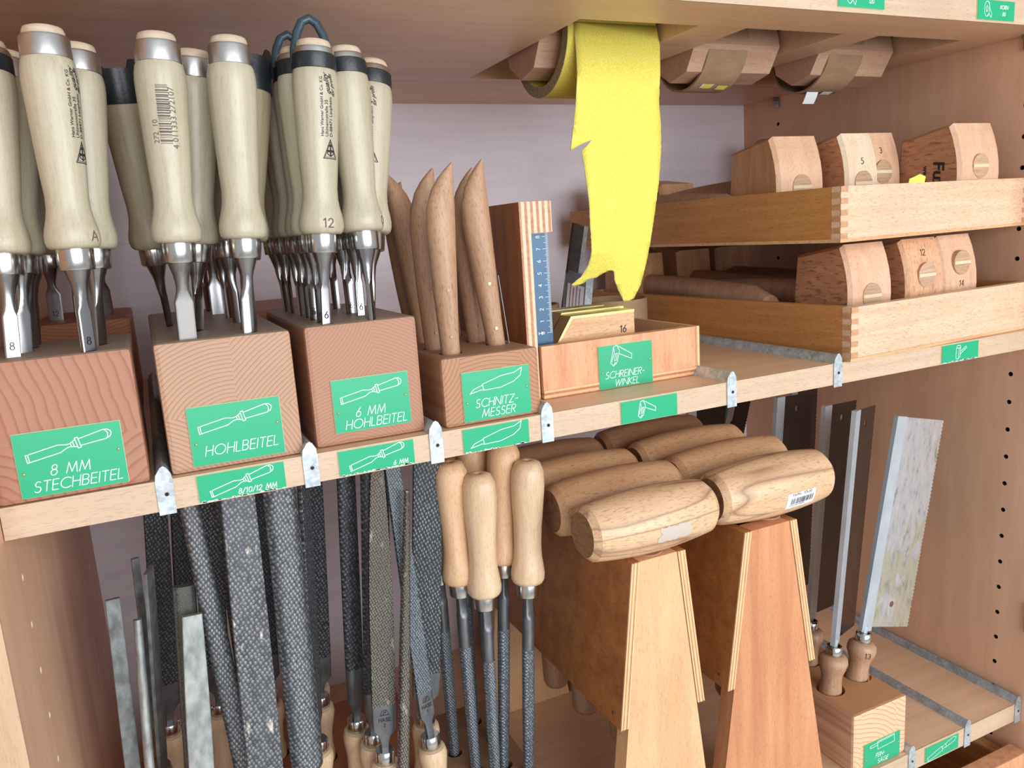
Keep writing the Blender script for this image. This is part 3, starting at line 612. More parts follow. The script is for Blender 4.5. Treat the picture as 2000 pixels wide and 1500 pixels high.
LIST = [
 dict(label='flat chisel cut off by the left picture edge, handle stamped F, blade stamped 8', B=(.0186, .0228, ZC), T=(.0300, .0440, .2645), blade='f8', mark='8', stampt='F', sa=FRONT-.1, cap='ring', group=G1, rot=.05),
 dict(label='flat chisel directly behind the one stamped F at the left edge', B=(.0226, .0432, ZC), T=(.0370, .0700, .2638), blade='f8', rot=.5, group=G1),
 dict(label='flat chisel third from the front in the leftmost row, mostly hidden', B=(.0240, .0660, ZC), T=(.0340, .0860, .2638), blade='f8', rot=.9, group=G1),
 dict(label='flat chisel at the back of the leftmost row of the front left block', B=(.0230, .0880, ZC), T=(.0400, .0980, .2638), blade='f8', rot=.9, group=G1),
 dict(label='tall front chisel of the leftmost block with black maker print on its right side', B=(.0593, .0080, ZC), T=(.0627, .0150, .2666), blade='f8', rot=.6, mark='8', stampt='A', sa=FRONT+.95, pr='maker', pa=FRONT+.82, group=G1),
 dict(label='steel-hooped chisel just behind the tall printed one in the leftmost block', B=(.0645, .0405, ZC), T=(.0769, .0510, .2662), blade='f8', rot=.9, pr=None, group=G1),
 dict(label='gouge with the barcode printed on its pale handle', B=(.1147, .0174, ZC), T=(.1213, .0190, .2669), blade='f10g', pr='barcode', pa=FRONT-.12, group=G2, rot=.08),
 dict(label='gouge with a bare grained handle and oval sanded spot, front right of the HOHLBEITEL block', B=(.1533, .0165, ZC), T=(.1627, .0210, .2663), blade='g10', rot=PI+.5, group=G2),
 dict(label='leaning greyish gouge with a black plastic cup on its handle', B=(.1074, .1300, ZC), T=(.0965, .1000, .2650), blade='g6', rot=.9, cap='guard', dim=True, group=G2),
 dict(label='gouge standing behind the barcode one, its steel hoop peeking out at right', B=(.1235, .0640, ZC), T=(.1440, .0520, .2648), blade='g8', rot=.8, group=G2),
 dict(label='gouge with a black cup showing right behind the bare grained handle', B=(.1525, .0440, ZC), T=(.1800, .0620, .2650), blade='g8', rot=2.2, cap='guard', dim=True, group=G2),
 dict(label='shaded gouge third from the front in the right row of the HOHLBEITEL block', B=(.1530, .1000, ZC), T=(.1560, .1100, .2660), blade='g8', rot=2.2, dim=True, group=G2),
 dict(label='shaded gouge fourth from the front in the right row of the HOHLBEITEL block', B=(.1529, .1550, ZC), T=(.1530, .1600, .2660), blade='g8', rot=1.2, dim=True, group=G2),
 dict(label='shaded gouge with 10 stamped on its dark blade, back of the HOHLBEITEL block', B=(.1492, .2047, ZC), T=(.1500, .2100, .2660), blade='f10', mark='10', dim=True, group=G2),
 dict(label='shaded gouge rearmost in the HOHLBEITEL block', B=(.1450, .2550, ZC), T=(.1440, .2600, .2660), blade='g8', rot=.8, dim=True, group=G2),
 dict(label='front gouge of the 6 mm block stamped 12 with a big black loop on top', B=(.2026, .0180, ZC), T=(.2149, .0210, .2664), blade='f6', mark='6', cap='bail', stampt='12', sa=FRONT+.12, pr='maker', pa=FRONT+.18, group=G3, rot=.15),
 dict(label='gouge second from the front in the left row of the 6 mm block, mostly hidden', B=(.2026, .0350, ZC), T=(.2080, .0440, .2655), blade='g6', mark='6', rot=.5, group=G3, cap='ring'),
 dict(label='gouge with a tall black loop, left of the one stamped 12', B=(.2021, .0570, ZC), T=(.2087, .0640, .2668), blade='g6', mark='6', cap='bail', rot=.4, group=G3),
 dict(label='gouge fourth from the front in the left row of the 6 mm block', B=(.2017, .0825, ZC), T=(.2050, .0900, .2660), blade='g6', rot=.8, group=G3),
 dict(label='gouge with a low black ring far left in the 6 mm block', B=(.2021, .1104, ZC), T=(.2075, .1270, .2661), blade='g6', rot=.9, cap='tab', group=G3),
 dict(label='shaded gouge next to last in the left row of the 6 mm block', B=(.2000, .1390, ZC), T=(.2000, .1500, .2661), blade='g6', rot=.9, dim=True, group=G3),
 dict(label='shaded gouge last in the left row of the 6 mm block', B=(.1996, .1650, ZC), T=(.1960, .1800, .2661), blade='g6', rot=.9, dim=True, group=G3),
 dict(label='ringed gouge at the front right corner of the 6 mm block, right of stamp 12', B=(.2351, .0185, ZC), T=(.2385, .0360, .2645), blade='f6', mark='6', rot=.9, cap='ring', stampt='0', sa=FRONT+.95, group=G3),
 dict(label='gouge with a tab on its black ring, rightmost in the 6 mm block', B=(.2375, .0330, ZC), T=(.2640, .0600, .2629), blade='g6', rot=2.4, cap='tab', pr='maker', pa=FRONT-.55, group=G3),
 dict(label='gouge third from the front in the right row of the 6 mm block', B=(.2367, .0560, ZC), T=(.2450, .0760, .2640), blade='f6', mark='6', rot=.1, group=G3),
 dict(label='gouge fourth from the front in the right row of the 6 mm block', B=(.2349, .0800, ZC), T=(.2350, .1000, .2640), blade='g8', mark='6', rot=.4, group=G3),
 dict(label='shaded gouge rearmost in the right row of the 6 mm block', B=(.2359, .1345, ZC), T=(.2359, .1450, .2640), blade='g6', rot=.4, dim=True, group=G3),
 dict(label='chisel with 12 on its dark blade in the rear block at far left', B=(.0168, .3200, ZC), T=(.0230, .3200, .2640), blade='f12', mark='12', dim=True, group='chisels in the rear block'),
 dict(label='narrow chisel right of the blade marked 12 in the rear block', B=(.0330, .3450, ZC), T=(.0420, .3450, .2640), blade='f6', dim=True, rot=.5, group='chisels in the rear block'),
 dict(label='rightmost dark chisel of the rear left block', B=(.0585, .3300, ZC), T=(.0560, .3300, .2640), blade='f12', dim=True, rot=.3, cap='guard', group='chisels in the rear block'),
]
def slots_for(x0, x1, y0, y1):
    m = MB(); n = 0
    for c in LIST:
        x, y, _ = c['B']
        if x0 < x < x1 and y0 < y < y1:
            M = axis_matrix(c['B'], c['T'], c.get('rot', 0)); w = {'12': .014, '10': .0125}.get(c['blade'][1:].strip('g'), .0098)
            m.box(-w/2, w/2, -.0032, .0032, -.022, .02, M); n += 1
    return m
E1, E2 = .0407, .040
b1 = block('reddish block holding flat chisels, its green plate reading 8 MM STECHBEITEL', .0004, .0815, .0005, .1050, .0003, ZC, BLK1, [(-.1, .2, .035, .2, (-.16, .02)), (-.1, .0655, -.1, .035, (-.012, -.015)), (.0655, .2, -.1, .035, (.12, -.05))], slots_for(0, .0815, 0, .105))
plate(b1, .0130-.04095, .0697-.04095, .0029, .0415, 0, 'chisel', [('8 MM', .47, .30, .0062), ('STECHBEITEL', .53, .075, .0062)])
b2 = block('tan end-grain block of gouges, its green plate reading HOHLBEITEL', .0936, .1762, .0055, .2850, .0003, ZC, BLK2, [(-.1, .138, .036, .2, (.135, .012)), (.138, .3, .036, .2, (.235, -.035)), (-.1, .3, -.1, .036, (.06, -.045))], slots_for(.09, .18, 0, .29))
plate(b2, .1069-.1349, .1640-.1349, .0033, .0418, 0, 'chisel', [('HOHLBEITEL', .53, .16, .0064)])
b3 = block('pinkish end-grain block of gouges, its green plate reading 6 MM HOHLBEITEL', .1858, .2640, .0105, .1850, .0003, ZC, BLK3, [(-.1, .232, .04, .2, (.16, .115)), (.232, .4, .04, .2, (.20, -.03)), (-.1, .4, -.1, .04, (.21, -.03))], slots_for(.186, .264, .005, .19))
plate(b3, .1994-.2249, .2539-.2249, .0084, .0457, 0, 'chisel', [('6 MM', .46, .27, .0062), ('HOHLBEITEL', .53, .055, .0062)])
b1r = block('dark block at the back left behind the flat chisels', .0010, .0790, .2700, .4300, .0003, ZC, BLKD, [(-.1, .2, -.1, .2, (.04, .2))], slots_for(0, .08, .25, .43))
b2r = block('dark block at the back behind the gouge blocks', .1820, .2600, .2400, .4000, .0003, ZC-.004, BLKD, [(-.1, .4, -.1, .2, (.2, .2))])
for c in LIST: chisel(**c)

# ---- carving knives
ZK = .0515
KN = MB()
KB = [((.2936, .0265), (0, 0)), ((.2925, .0600), (0, 0)), ((.3385, .0433), (0, 0)), ((.3335, .0720), (0, 0)), ((.3010, .1080), (0, 0)), ((.3040, .1420), (0, 0)), ((.3330, .1250), (0, 0))]
for (x, y), _ in KB: KN.lathe([(.0088, ZK-.035), (.0088, ZK+.01)], 20, c=(x, y, 0))
b4 = block('low brown block of carving knives, its green plate reading SCHNITZMESSER', .2776, .3552, .0045, .1650, .0003, ZK, BLK4, [(-.1, .292, -.1, .2, (.25, .06)), (.292, .34, -.1, .2, (.315, -.04)), (.34, .5, -.1, .2, (.39, .08))], KN)
plate(b4, .2918-.3164, .3463-.3164, .0024, .0393, 0, 'knife', [('SCHNITZ-', .48, .27, .0060), ('MESSER', .50, .06, .0060)])
KPROF = [  # height, left edge, right edge, thickness (front-to-back)
 (-.012, -.0066, .0070, .0065), (0, -.0067, .0072, .0068), (.020, -.0076, .0072, .0082), (.050, -.0092, .0088, .0094), (.075, -.0100, .0100, .0098), (.095, -.0106, .0112, .0092), (.110, -.0090, .0120, .0078), (.122, -.0045, .0125, .0060), (.130, .0010, .0128, .0044), (.136, .0068, .0130, .0028), (.1405, .0120, .0131, .0010)]
def knife_ring(z, a, b, t, seg=20):
    c, h = (a+b)/2, (b-a)/2; out = []
    for j in range(seg):
        u = 2*PI*j/seg; cx, sy = math.cos(u), math.sin(u)
        out.append((c+math.copysign(abs(cx)**.85, cx)*h, math.copysign(abs(sy)**1.05, sy)*t, z))
    return out
knife_me = MB().rings([knife_ring(*k) for k in KPROF]).mesh('grip', 50); knife_me.materials.append(KNIFE_W)
knife_dk = knife_me.copy(); knife_dk.materials.clear(); knife_dk.materials.append(KNIFE_D)
def knife(label, B, lean, rot=0., dark=False, mirror=False, marks=None, slot=False, s=1., letter=None):
    T = (B[0]+lean[0], B[1]+lean[1], ZK+.14); M = axis_matrix((B[0], B[1], ZK-.003), T, rot) @ Matrix.Diagonal((-s if mirror else s, s, s, 1))
    o = thing('carving_knife', label, 'knife', group='carving knives in the block', M=M)
    g = inst('grip', knife_dk if dark else knife_me, o)
    t = MB().rings([ring_pts(-.030, .004, .0010, 3), ring_pts(-.008, .005, .0012, 3)]).build('blade', STEEL_D, o)
    rv = MB()
    for z in ((.016, .05) if not letter else (.016,)):
        r = MB().lathe([(.0012, 0), (.0012, .0006)], 12, ax='y').build('rivet', BRASS if slot else WEDGE, g); r.location = (-.0012, -.0086 if z < .03 else -.0097, z)
    if letter:
        m = MB(); text(m, letter, 0, .028, .0065, .0006, lambda u, v: (u, -.0093, v), 0); m.build('branded_mark', INKF, g)
    if slot: MB().cbox(.0072, .0079, -.0082, -.0070, -.004, .055, .0002).build('blade_edge', STEEL_D, g)
    return o
knife('front left carving knife with a pointed tip and rivets, nearest the SCHNITZMESSER plate', (.2936, .0265), (.0005, .002))
knife('broad carving knife half hidden behind the front left one', (.2925, .0600), (.0005, .004), .15, s=1.0)
knife('front right carving knife leaning left with a steel blade edge along its grip', (.3385, .0433), (-.0130, .004), 0., slot=True, s=1.02)
knife('carving knife half hidden behind the front right leaning one', (.3335, .0720), (-.0030, .004), .2)
knife('dark carving knife with a 7 branded on its grip, left rear', (.3010, .1080), (-.0040, .02), PI+.2, True, letter='7', s=1.03)
knife('rounded dark carving knife at the back left corner of the knife block', (.3040, .1420), (-.0060, .02), .3, True, s=.99)
knife('dark carving knife at the back right of the knife block', (.3330, .1250), (-.0010, .02), .2, True, s=1.0)

# ---- try-square box
bx = thing('try_square_box', 'open beech box holding try squares, its green plate reading SCHREINERWINKEL', 'box', (.457, .045, 0))
OX, OY = .457, .045
def loc(m): m.v = [(a-OX, b-OY, c) for a, b, c in m.v]; return m
loc(MB().box(.3785, .5330, .0450, .0540, .0050, .0440)).build('front_board', BEECH_PINK, bx)
loc(MB().box(.3785, .5330, .0446, .2400, .0003, .0050)).build('bottom_board', PLY_Z, bx)
loc(MB().box(.5330, .5370, .0446, .2400, .0003, .0440)).build('side_board', PLY_N, bx)
loc(MB().box(.3785, .5330, .2310, .2400, .0050, .0440)).build('back_board', BEECH_X, bx)
TP = [(.3680, .0003), (.3775, .0003), (.3775, .1350), (.3965, .1350), (.3965, .1595), (.3680, .1595)]
loc(MB().prism(TP, .0500, .2400, 'y')).build('tall_panel', PLYFACE2, bx)
loc(MB().prism(TP, .0490, .0500, 'y')).build('plywood_edge', PLY_XT, bx)
loc(MB().box(.3785, .5330, .0440, .0450, .0052, .0075)).build('edge_strip', PLY_Z, bx)
pl = plate(bx, .4309-OX, .4851-OX, .0006, .0378, 0, 'square', [('SCHREINER-', .47, .24, .0056), ('WINKEL', .50, .04, .0056)])
# blue steel rule
ru = thing('steel_rule', 'upright blue steel rule with white centimetre scale beside the tall plywood panel', 'ruler', (.3895, .058, .0052))
MB().box(-.0108, .0072, 0, .0010, 0, .1290).build('rule_body', RULER, ru)
mk = MB(); P = lambda u, v: (u, -.0001, v)
for i in range(0, 89):
    z = .048+i*.00098; L = .0052 if i % 10 == 0 else (.0036 if i % 5 == 0 else .0022); stroke(mk, [(.0071-L, z), (.0071, z)], .00022, P)
for i in range(9):
    zc = .048+i*.0098
    text(mk, str(i), 0, 0, .0032, .00036, lambda u, v: (-.0005-v, -.0001, zc+u), 0)
vs, fs = type_mesh('MADE IN GERMANY', .0034); mk.add([(-.0076-v.y+.0, -.0001, .058+v.x) for v in vs], fs)
stroke(mk, [(-.0058, .0480), (-.0020, .0480)], .0004, P); stroke(mk, [(-.0058, .0468), (-.0058, .0492)], .0004, P); stroke(mk, [(-.0032, .0468), (-.0018, .0480), (-.0032, .0492)], .0004, P)
mk.build('scale_print', WHITE, ru)
# try squares: beech stock with brass faces and a steel blade
def trysq(label, loc_, rz, ry, stock=.088, num=None, bl=.13, blab=False, blade=True):
    o = thing('try_square', label, 'square', loc_, 'try squares in the box'); o.rotation_euler = (0, ry, rz)
    h = .044
    MB().prism([(-.014, .0), (stock-.014, 0), (stock-.014, h), (.012, h), (-.002, h*.55)], -.008, .008, 'y').build('stock', BEECH_Z if num is None else BEECH_X, o)
    MB().prism([(-.0165, 0), (-.014, 0), (-.002, h*.55), (.012, h), (stock-.014, h), (stock-.014, h+.0022), (.0105, h+.0022), (-.0040, h*.56)], -.0085, .0085, 'y').build('brass_face', BRASS, o)
    if num:
        m = MB(); text(m, num, stock-.026, h*.62, .0058, .0007, lambda u, v: (u, -.0083, v), .1); m.build('number_stamp', INK, o)
        sc = MB().lathe([(.0022, 0), (.0018, .0006)], 12, ax='y').build('screw', STEEL_D, o); sc.location = (.004, -.0086, .006)
    if blade:
        b = MB().box(.010, .035, -.0010, .0010, h, h+bl).build('blade', GALV if not blab else STEEL_D, o)
    return o
trysq('try square lying in the box with 16 stamped on its beech stock and brass edges', (.4060, .0700, .0175), 0, 0, num='16', blade=False)
trysq('second brass-faced try square lying behind the one stamped 16', (.4080, .0900, .0190), 0, 0, .088, blade=False)
trysq('third brass-faced try square, hindmost in the box', (.4080, .1105, .0195), 0, 0, .080, blade=False)
def steel_strip(name, label, B, T, wd, th, mt, cat, yaw=0, extra=None):
    o = thing(name, label, cat, M=axis_matrix(B, T, yaw)); L = (Vector(T)-Vector(B)).length
    m = MB().box(-wd/2, wd/2, -th/2, th/2, 0, L).build('blade', mt, o)
    MB().box(wd/2-.0006, wd/2+.0075, -th*.6, th*.6, 0, L).build('edge', GALV, o)
    if extra: extra(o, L)
    return o
steel_strip('square_blade', 'dark steel square blade leaning behind the blue rule', (.4880, .215, .0060), (.5160, .2150, .1400), .022, .0022, STEEL_D, 'square', .5)
def lines(o, L):
    r = random.Random(5); m = MB()
    for k in range(4):
        z = .012
        while z < L-.02:
            l = .002+.006*r.random(); stroke(m, [(-.006+k*.0036, z), (-.006+k*.0036, z+l)], .0011, lambda u, v: (u, -.0019, v)); z += l+.0012
    MB().box(-.0095, .0095, -.0018, -.0012, .008, L-.015).build('paper_label', plain('grey_label', srgb(168, 156, 160), .7), o); m.build('label_print', INKF, o)
steel_strip('square_blade', 'leaning square blade with a grey printed paper label', (.4720, .1700, .0060), (.5080, .2100, .0900), .024, .0022, STEEL_D, 'square', 0, lines)
tb = thing('cardboard_tube', 'short brown cardboard core standing on the shelf behind the try-square box', 'tube', (.592, .275, 0))
MB().lathe([(.0400, .0003), (.0400, .0520), (.0375, .0520), (.0375, .0003), (.0400, .0003)], 40, cap=False).build('core', CARD, tb, 40)
tb2 = thing('cardboard_tube', 'second cardboard core half hidden behind the leaning printed square blade', 'tube', (.512, .345, 0))
MB().lathe([(.0400, .0003), (.0400, .0480), (.0375, .0480), (.0375, .0003), (.0400, .0003)], 40, cap=False).build('core', CARD, tb2, 40)

# ------------------------------------------------------------------ mallet trays
def tray(label, x0, x1, y0, y1, z0, h, nf, mtx, mty, rz):
    o = thing('mallet_tray', label, 'tray', (x0, y0, z0), 'beech mallet trays'); o.rotation_euler = (0, 0, rz); t = .0095; w_, d_ = x1-x0, y1-y0
    MB().box(0, w_, 0, t, .0030, h).build('front_board', mtx, o)
    MB().box(0, t, t, d_, .0030, h).build('side_board', mty, o); MB().box(w_-t, w_, t, d_, .0030, h).build('side_board', mty, o)
    MB().box(t, w_-t, d_-t, d_, .0030, h).build('back_board', mtx, o)
    MB().box(-.0008, w_+.0008, -.0008, d_, 0, .0030).build('bottom_board', OLIVE if nf < 0 else BEECH_X, o)
    p = (h-.003)/9.
    m1 = MB().box(0, t, -.00025, .0004, 0, p).mesh('finger'); m2 = MB().box(-.00025, .0004, 0, t, 0, p).mesh('finger')
    m1.materials.append(FINGER); m2.materials.append(FINGER)
    for i in range(5): inst('finger', m1, o, (0, 0, .003+2*i*p))
    for i in range(4): inst('finger', m2, o, (0, 0, .003+(2*i+1)*p))
    for i in range(4): inst('finger', m1, o, (w_-t, 0, .003+2*i*p))
    return o
tray('lower finger-jointed beech tray of mallets resting on the middle shelf', .6680, .9470, -.0050, .4250, .0003, .0497, 1, TRAY_X, TRAY_Y, .050)
tray('upper finger-jointed beech tray of mallets stacked on the heads below', .6585, .9560, .0000, .4250, .1085, .0490, 1, TRAY_X, TRAY_Y, .082)
def mallet(label, x, y, z, wd, side, face, flip=False, ht=.1010, dp=.070, num=None, hl=.27, brand=False, num_up=True, tilt=0, hz=.5):
    # head stands on one striking face; the handle runs back along Y
    o = thing('joiners_mallet', label, 'mallet', (x, y, z), 'joiners mallets in the trays')
    if flip: o.rotation_euler = (0, 0, PI)
    prof = []
    for i in range(9):
        t = i/8; zz = ht*t; yy = .012*(2*t-1)**2; prof.append((yy, zz))
    prof += [(dp, ht*.90), (dp+.004, ht*.5), (dp, ht*.10)]
    c = .0035
    bm = bmesh.new()
    def ringv(xx, ins):
        cy = dp*.5; cz = ht*.5; return [bm.verts.new((xx, cy+(a-cy)*(1-ins/dp*2), cz+(b-cz)*(1-ins/ht*2))) for a, b in prof]
    R = [ringv(-wd/2, c*.9), ringv(-wd/2+c, 0), ringv(wd/2-c, 0), ringv(wd/2, c*.9)]
    n = len(prof)
    for i in range(3):
        for j in range(n): bm.faces.new((R[i][j], R[i][(j+1) % n], R[i+1][(j+1) % n], R[i+1][j]))
    bm.faces.new(list(reversed(R[0]))); bm.faces.new(R[3]); bmesh.ops.recalc_face_normals(bm, faces=bm.faces)
    me = bpy.data.meshes.new('head'); bm.to_mesh(me); bm.free(); me.materials.append(face); me.materials.append(side)
    for p in me.polygons: p.material_index = 0 if p.normal.y < -.6 else 1
    h = link(bpy.data.objects.new('head', me), o)
    # oval end of the handle with its wedge
    e = MB(); nseg = 24; rr = .0125
    e.lathe([(rr, -.0004), (rr, .006)], nseg, ax='y', c=(0, 0, ht*hz)).build('handle_end', WEDGE, h, 40)
    MB().box(-rr*.95, rr*.95, -.0009, .004, ht*hz-.0016, ht*hz+.0016).build('wedge', MAL_P, h)
    hl = min(hl, (.335-y-dp) if not flip else hl); hd = MB(); rs = []
    for i in range(11):
        t = i/10; yy = dp+.0005+t*hl; a = .0125+.004*abs(math.sin(t*PI*1.1))**1.5*(1 if t > .4 else .3); b = .0150+.005*t*t-(.008 if t > .98 else 0)
        rs.append([(a*math.cos(2*PI*j/16), yy, ht*.5-.014*t*t+b*math.sin(2*PI*j/16)) for j in range(16)])
    hd.rings(rs).build('handle', KNIFE_W, o, 60)
    if num:
        m = MB(); zz = ht*(hz+.19) if num_up else ht*(hz-.24); yoff = .012*(2*zz/ht-1)**2
        text(m, num, 0, zz, .0060, .0006, lambda u, v: (u, .012*(2*v/ht-1)**2-.0003, v), .1); m.build('number_stamp', INK, h)
    if brand:
        m = MB(); xs = -wd/2-.0002
        vs, fs = type_mesh('Fux', .022, .0006, .1); m.add([(xs, .030-v.y*.8, ht*.66-v.x*.9) for v in vs], fs)
        vs, fs = type_mesh('www.fux', .0075, .0002); m.add([(xs, .042-v.y, ht*.62-v.x) for v in vs], fs); m.build('brand_print', INK, h)
    return o
zl, zu = .0034, .1117
mallet('front left mallet of the lower tray, its dark-flecked side toward the yellow strip', .7275, .024, zl, .058, MAL_S2, MAL_F)
mallet('lower-tray mallet stamped 12 on its flecked end face', .8010, .022, zl, .054, MAL_S2, MAL_F2, num='12', dp=.068, hz=.64)
mallet('lower-tray mallet stamped 14 under a slit wedge, farthest right', .8580, .026, zl, .054, MAL_S, MAL_F, num='14', num_up=False, hz=.72)
mallet('lower-tray mallet with its pale head at the back left corner', .6900, .412, zl, .050, MAL_S, MAL_P, True, ht=.1049, hl=.22)
mallet('lower-tray mallet with its head second from the left at the back', .7640, .412, zl, .055, MAL_S, MAL_F, True, ht=.1049, hl=.20)
mallet('lower-tray mallet with its head deep in shade at the back', .8300, .412, zl, .060, MAL_S, MAL_F, True, ht=.1049, hl=.20)
mallet('upper-tray mallet at the left with a plain broad beech face', .7060, .093, zu, .062, MAL_S, MAL_F)
mallet('pale upper-tray mallet stamped 5', .7720, .076, zu, .046, MAL_S2, MAL_P, num='5')
mallet('upper-tray mallet stamped 3, tucked behind the pale one', .8290, .100, zu, .056, MAL_S, MAL_F, num='3', ht=.104, hz=.60)
mallet('upper-tray mallet at the right with dark flecked side and black brand print', .8930, .035, zu, .064, MAL_S2, MAL_F, brand=True, ht=.1045, dp=.072, hz=.58)
mallet('upper-tray mallet with its small head at the back left', .6680, .412, zu, .050, MAL_S, MAL_F, True, ht=.085, hl=.2)
mallet('upper-tray mallet with its head at the back centre', .7390, .412, zu, .055, MAL_S, MAL_F, True, ht=.08, hl=.18)
um = thing('round_mallet', 'mallet whose rounded handle stands upright against the back right wall', 'mallet', (.925, .385, zu))
MB().lathe([(.0180, 0), (.0185, .02), (.0165, .045), (.0150, .060)], 24).build('head', MAL_S, um, 50); MB().lathe([(.0135, .060), (.0150, .09), (.0160, .115), (.0140, .126), (.008, .1305), (0, .1315)], 24, cap=False).build('handle', KNIFE_D, um, 60)
sp = MB().prism([(-.011, 0), (.010, -.001), (.012, .006), (.004, .0085), (-.004, .006), (-.010, .0045)], 0, .0006, 'y').build('sandpaper_scrap', YELLOW); sp.location = (.7700, .0125, .1570)
tag(sp, 'small yellow sandpaper scrap behind the rim of the upper tray', 'scrap')

# ------------------------------------------------------------------ sandpaper rolls in the slots
AY, AZ, AR = .182, .314, .037
def axle(x0, x1, label):
    o = thing('roll_axle', label, 'axle', (x0, AY, AZ), 'octagonal roll axles'); L = x1-x0
    ang = [math.radians(-125+45*i) for i in range(8)]
    MB().rings([[(xx, AR*math.cos(a), AR*math.sin(a)) for a in ang] for xx in (0, L)]).build('octagonal_body', AXLE, o)
    MB().lathe([(.004, -.022), (.004, L+.022)], 12, ax='x').build('spindle', STEEL_D, o, 40)
    return o
for i, (a, b) in enumerate(OPEN): axle(a+.0045, b-.0050, ['octagonal wooden axle inside the yellow sandpaper roll', 'octagonal wooden axle of the middle empty roll', 'octagonal wooden axle of the right empty roll'][i])
def core(x0, x1, label, bits, seed):
    o = thing('cardboard_core', label, 'core', (x0, .192, .3150), 'empty cardboard cores'); L = x1-x0
    MB().lathe([(.0452, 0), (.0452, L), (.0430, L), (.0430, 0), (.0452, 0)], 48, cap=False, ax='x').build('tube', CARD, o, 40)
    for k, (a, u, w2, mt, drop) in enumerate(bits):
        m = MB(); n = 6; rr = .0456
        g = [[(u+(j/n-.5)*.014*w2+.001*math.sin(7*j+k), (rr+drop*(i/3))*math.cos(a+(i/3-.5)*.16), (rr+drop*(i/3))*math.sin(a+(i/3-.5)*.16)) for j in range(n+1)] for i in range(4)]
        m.rings(g, cap=False, close=False); m.build('paper_remnant', mt, o)
    return o
aB = math.radians(-112)
core(.6370, .6870, 'empty cardboard core with two yellow paper remnants, middle slot', [(aB, .018, 1.1, PAPER, .0), (aB, .0185, .85, YELLOW, .0004), (aB+.05, .038, 1., PAPER, 0), (aB+.05, .0385, .75, YELLOW, .0004)], 1)
core(.8000, .8500, 'empty cardboard core with a white hanging paper remnant, right slot', [(aB+.28, .012, 1.3, PAPER, .011), (aB+.25, .034, 1.2, PAPER, .001)], 2)
yr = thing('sandpaper_roll', 'yellow sandpaper roll with a torn strip hanging down from the left slot', 'roll', (.4625, .177, .314))
MB().lathe([(.0540, 0), (.0540, .093), (.0440, .093), (.0440, 0), (.0540, 0)], 56, cap=False, ax='x').build('roll', YELLOW, yr, 40)
MB().lathe([(.0538, -.0004), (.0538, .0001), (.0442, .0001), (.0442, -.0004), (.0538, -.0004)], 56, cap=False, ax='x').build('roll_edge', RIM, yr, 40)
STR = [(.4692, .3144), (.5604, .3166), (.5605, .3006), (.5578, .2763), (.5548, .2479), (.5559, .225), (.5551, .2019), (.5517, .1746), (.5457, .1452), (.5398, .1175), (.5342, .0977), (.5273, .078), (.5195, .0664), (.5133, .0646), (.508, .0645), (.5019, .0762), (.4981, .0865), (.4976, .0952), (.4909, .0931), (.4838, .0893), (.4763, .0888), (.4708, .0849), (.4627, .0826), (.459, .0844), (.4677, .0911), (.4734, .1024), (.475, .1159), (.4741, .1411), (.4738, .1602), (.4708, .1886), (.4686, .2044), (.4742, .209), (.4793, .2137), (.4699, .2109), (.4575, .2052), (.462, .2274), (.4654, .2474), (.4684, .2708), (.4688, .2885)]
STR[0] = (.4680, .3144); STR[1] = (.5555, .3146); STR[2] = (.5585, .3006)
r = random.Random(11); S2 = []
for i, (a, b) in enumerate(zip(STR, STR[1:]+STR[:1])):
    S2.append(a); L = math.hypot(a[0]-b[0], a[1]-b[1]); k = int(L/.0022) if (2 < i < 28) else 0
    for j in range(1, k): S2.append((a[0]+(b[0]-a[0])*j/k+(r.random()-.5)*.0005, a[1]+(b[1]-a[1])*j/k+(r.random()-.5)*.0005))
def strip_mesh(poly, back):
    bm = bmesh.new(); vs = [bm.verts.new((x, 0, z)) for x, z in poly]; [bm.faces.new((vs[i], vs[j], vs[k])) for i, j, k in tessellate_polygon([[Vector((x, z, 0)) for x, z in poly]])]
    for z in [.07+.012*i for i in range(20)]:
        bmesh.ops.bisect_plane(bm, geom=list(bm.verts)+list(bm.edges)+list(bm.faces), plane_co=(0, 0, z), plane_no=(0, 0, 1))
    for x in [.46+.008*i for i in range(13)]:
        bmesh.ops.bisect_plane(bm, geom=list(bm.verts)+list(bm.edges)+list(bm.faces), plane_co=(x, 0, 0), plane_no=(1, 0, 0))
    for v in bm.verts:
        x, z = v.co.x, v.co.z; t = (.3144-z)/.25; u = (x-.512)/.045
        v.co.y = .1225-.004*math.sin(min(1, t)*PI*.9) + .003*u*u*min(1, max(0, t)*1.2)+back
        if z > .30: v.co.y = .1227+back
        if z < .112 and x < .4976: v.co.y += (.112-z)*.35
    bmesh.ops.remove_doubles(bm, verts=bm.verts, dist=1e-6); bmesh.ops.recalc_face_normals(bm, faces=bm.faces)
    me = bpy.data.meshes.new('strip'); bm.to_mesh(me); bm.free(); return me
sm = strip_mesh(S2, 0); st = bpy.data.objects.new('hanging_strip', sm); link(st, yr); st.location = (-.4625, -.177, -.314)
sm.materials.append(YELLOW); sm.materials.append(PAPER); sm.polygons.foreach_set('use_smooth', [True]*len(sm.polygons))
md = st.modifiers.new('t', 'SOLIDIFY'); md.thickness = .0009; md.offset = 0; md.material_offset_rim = 1

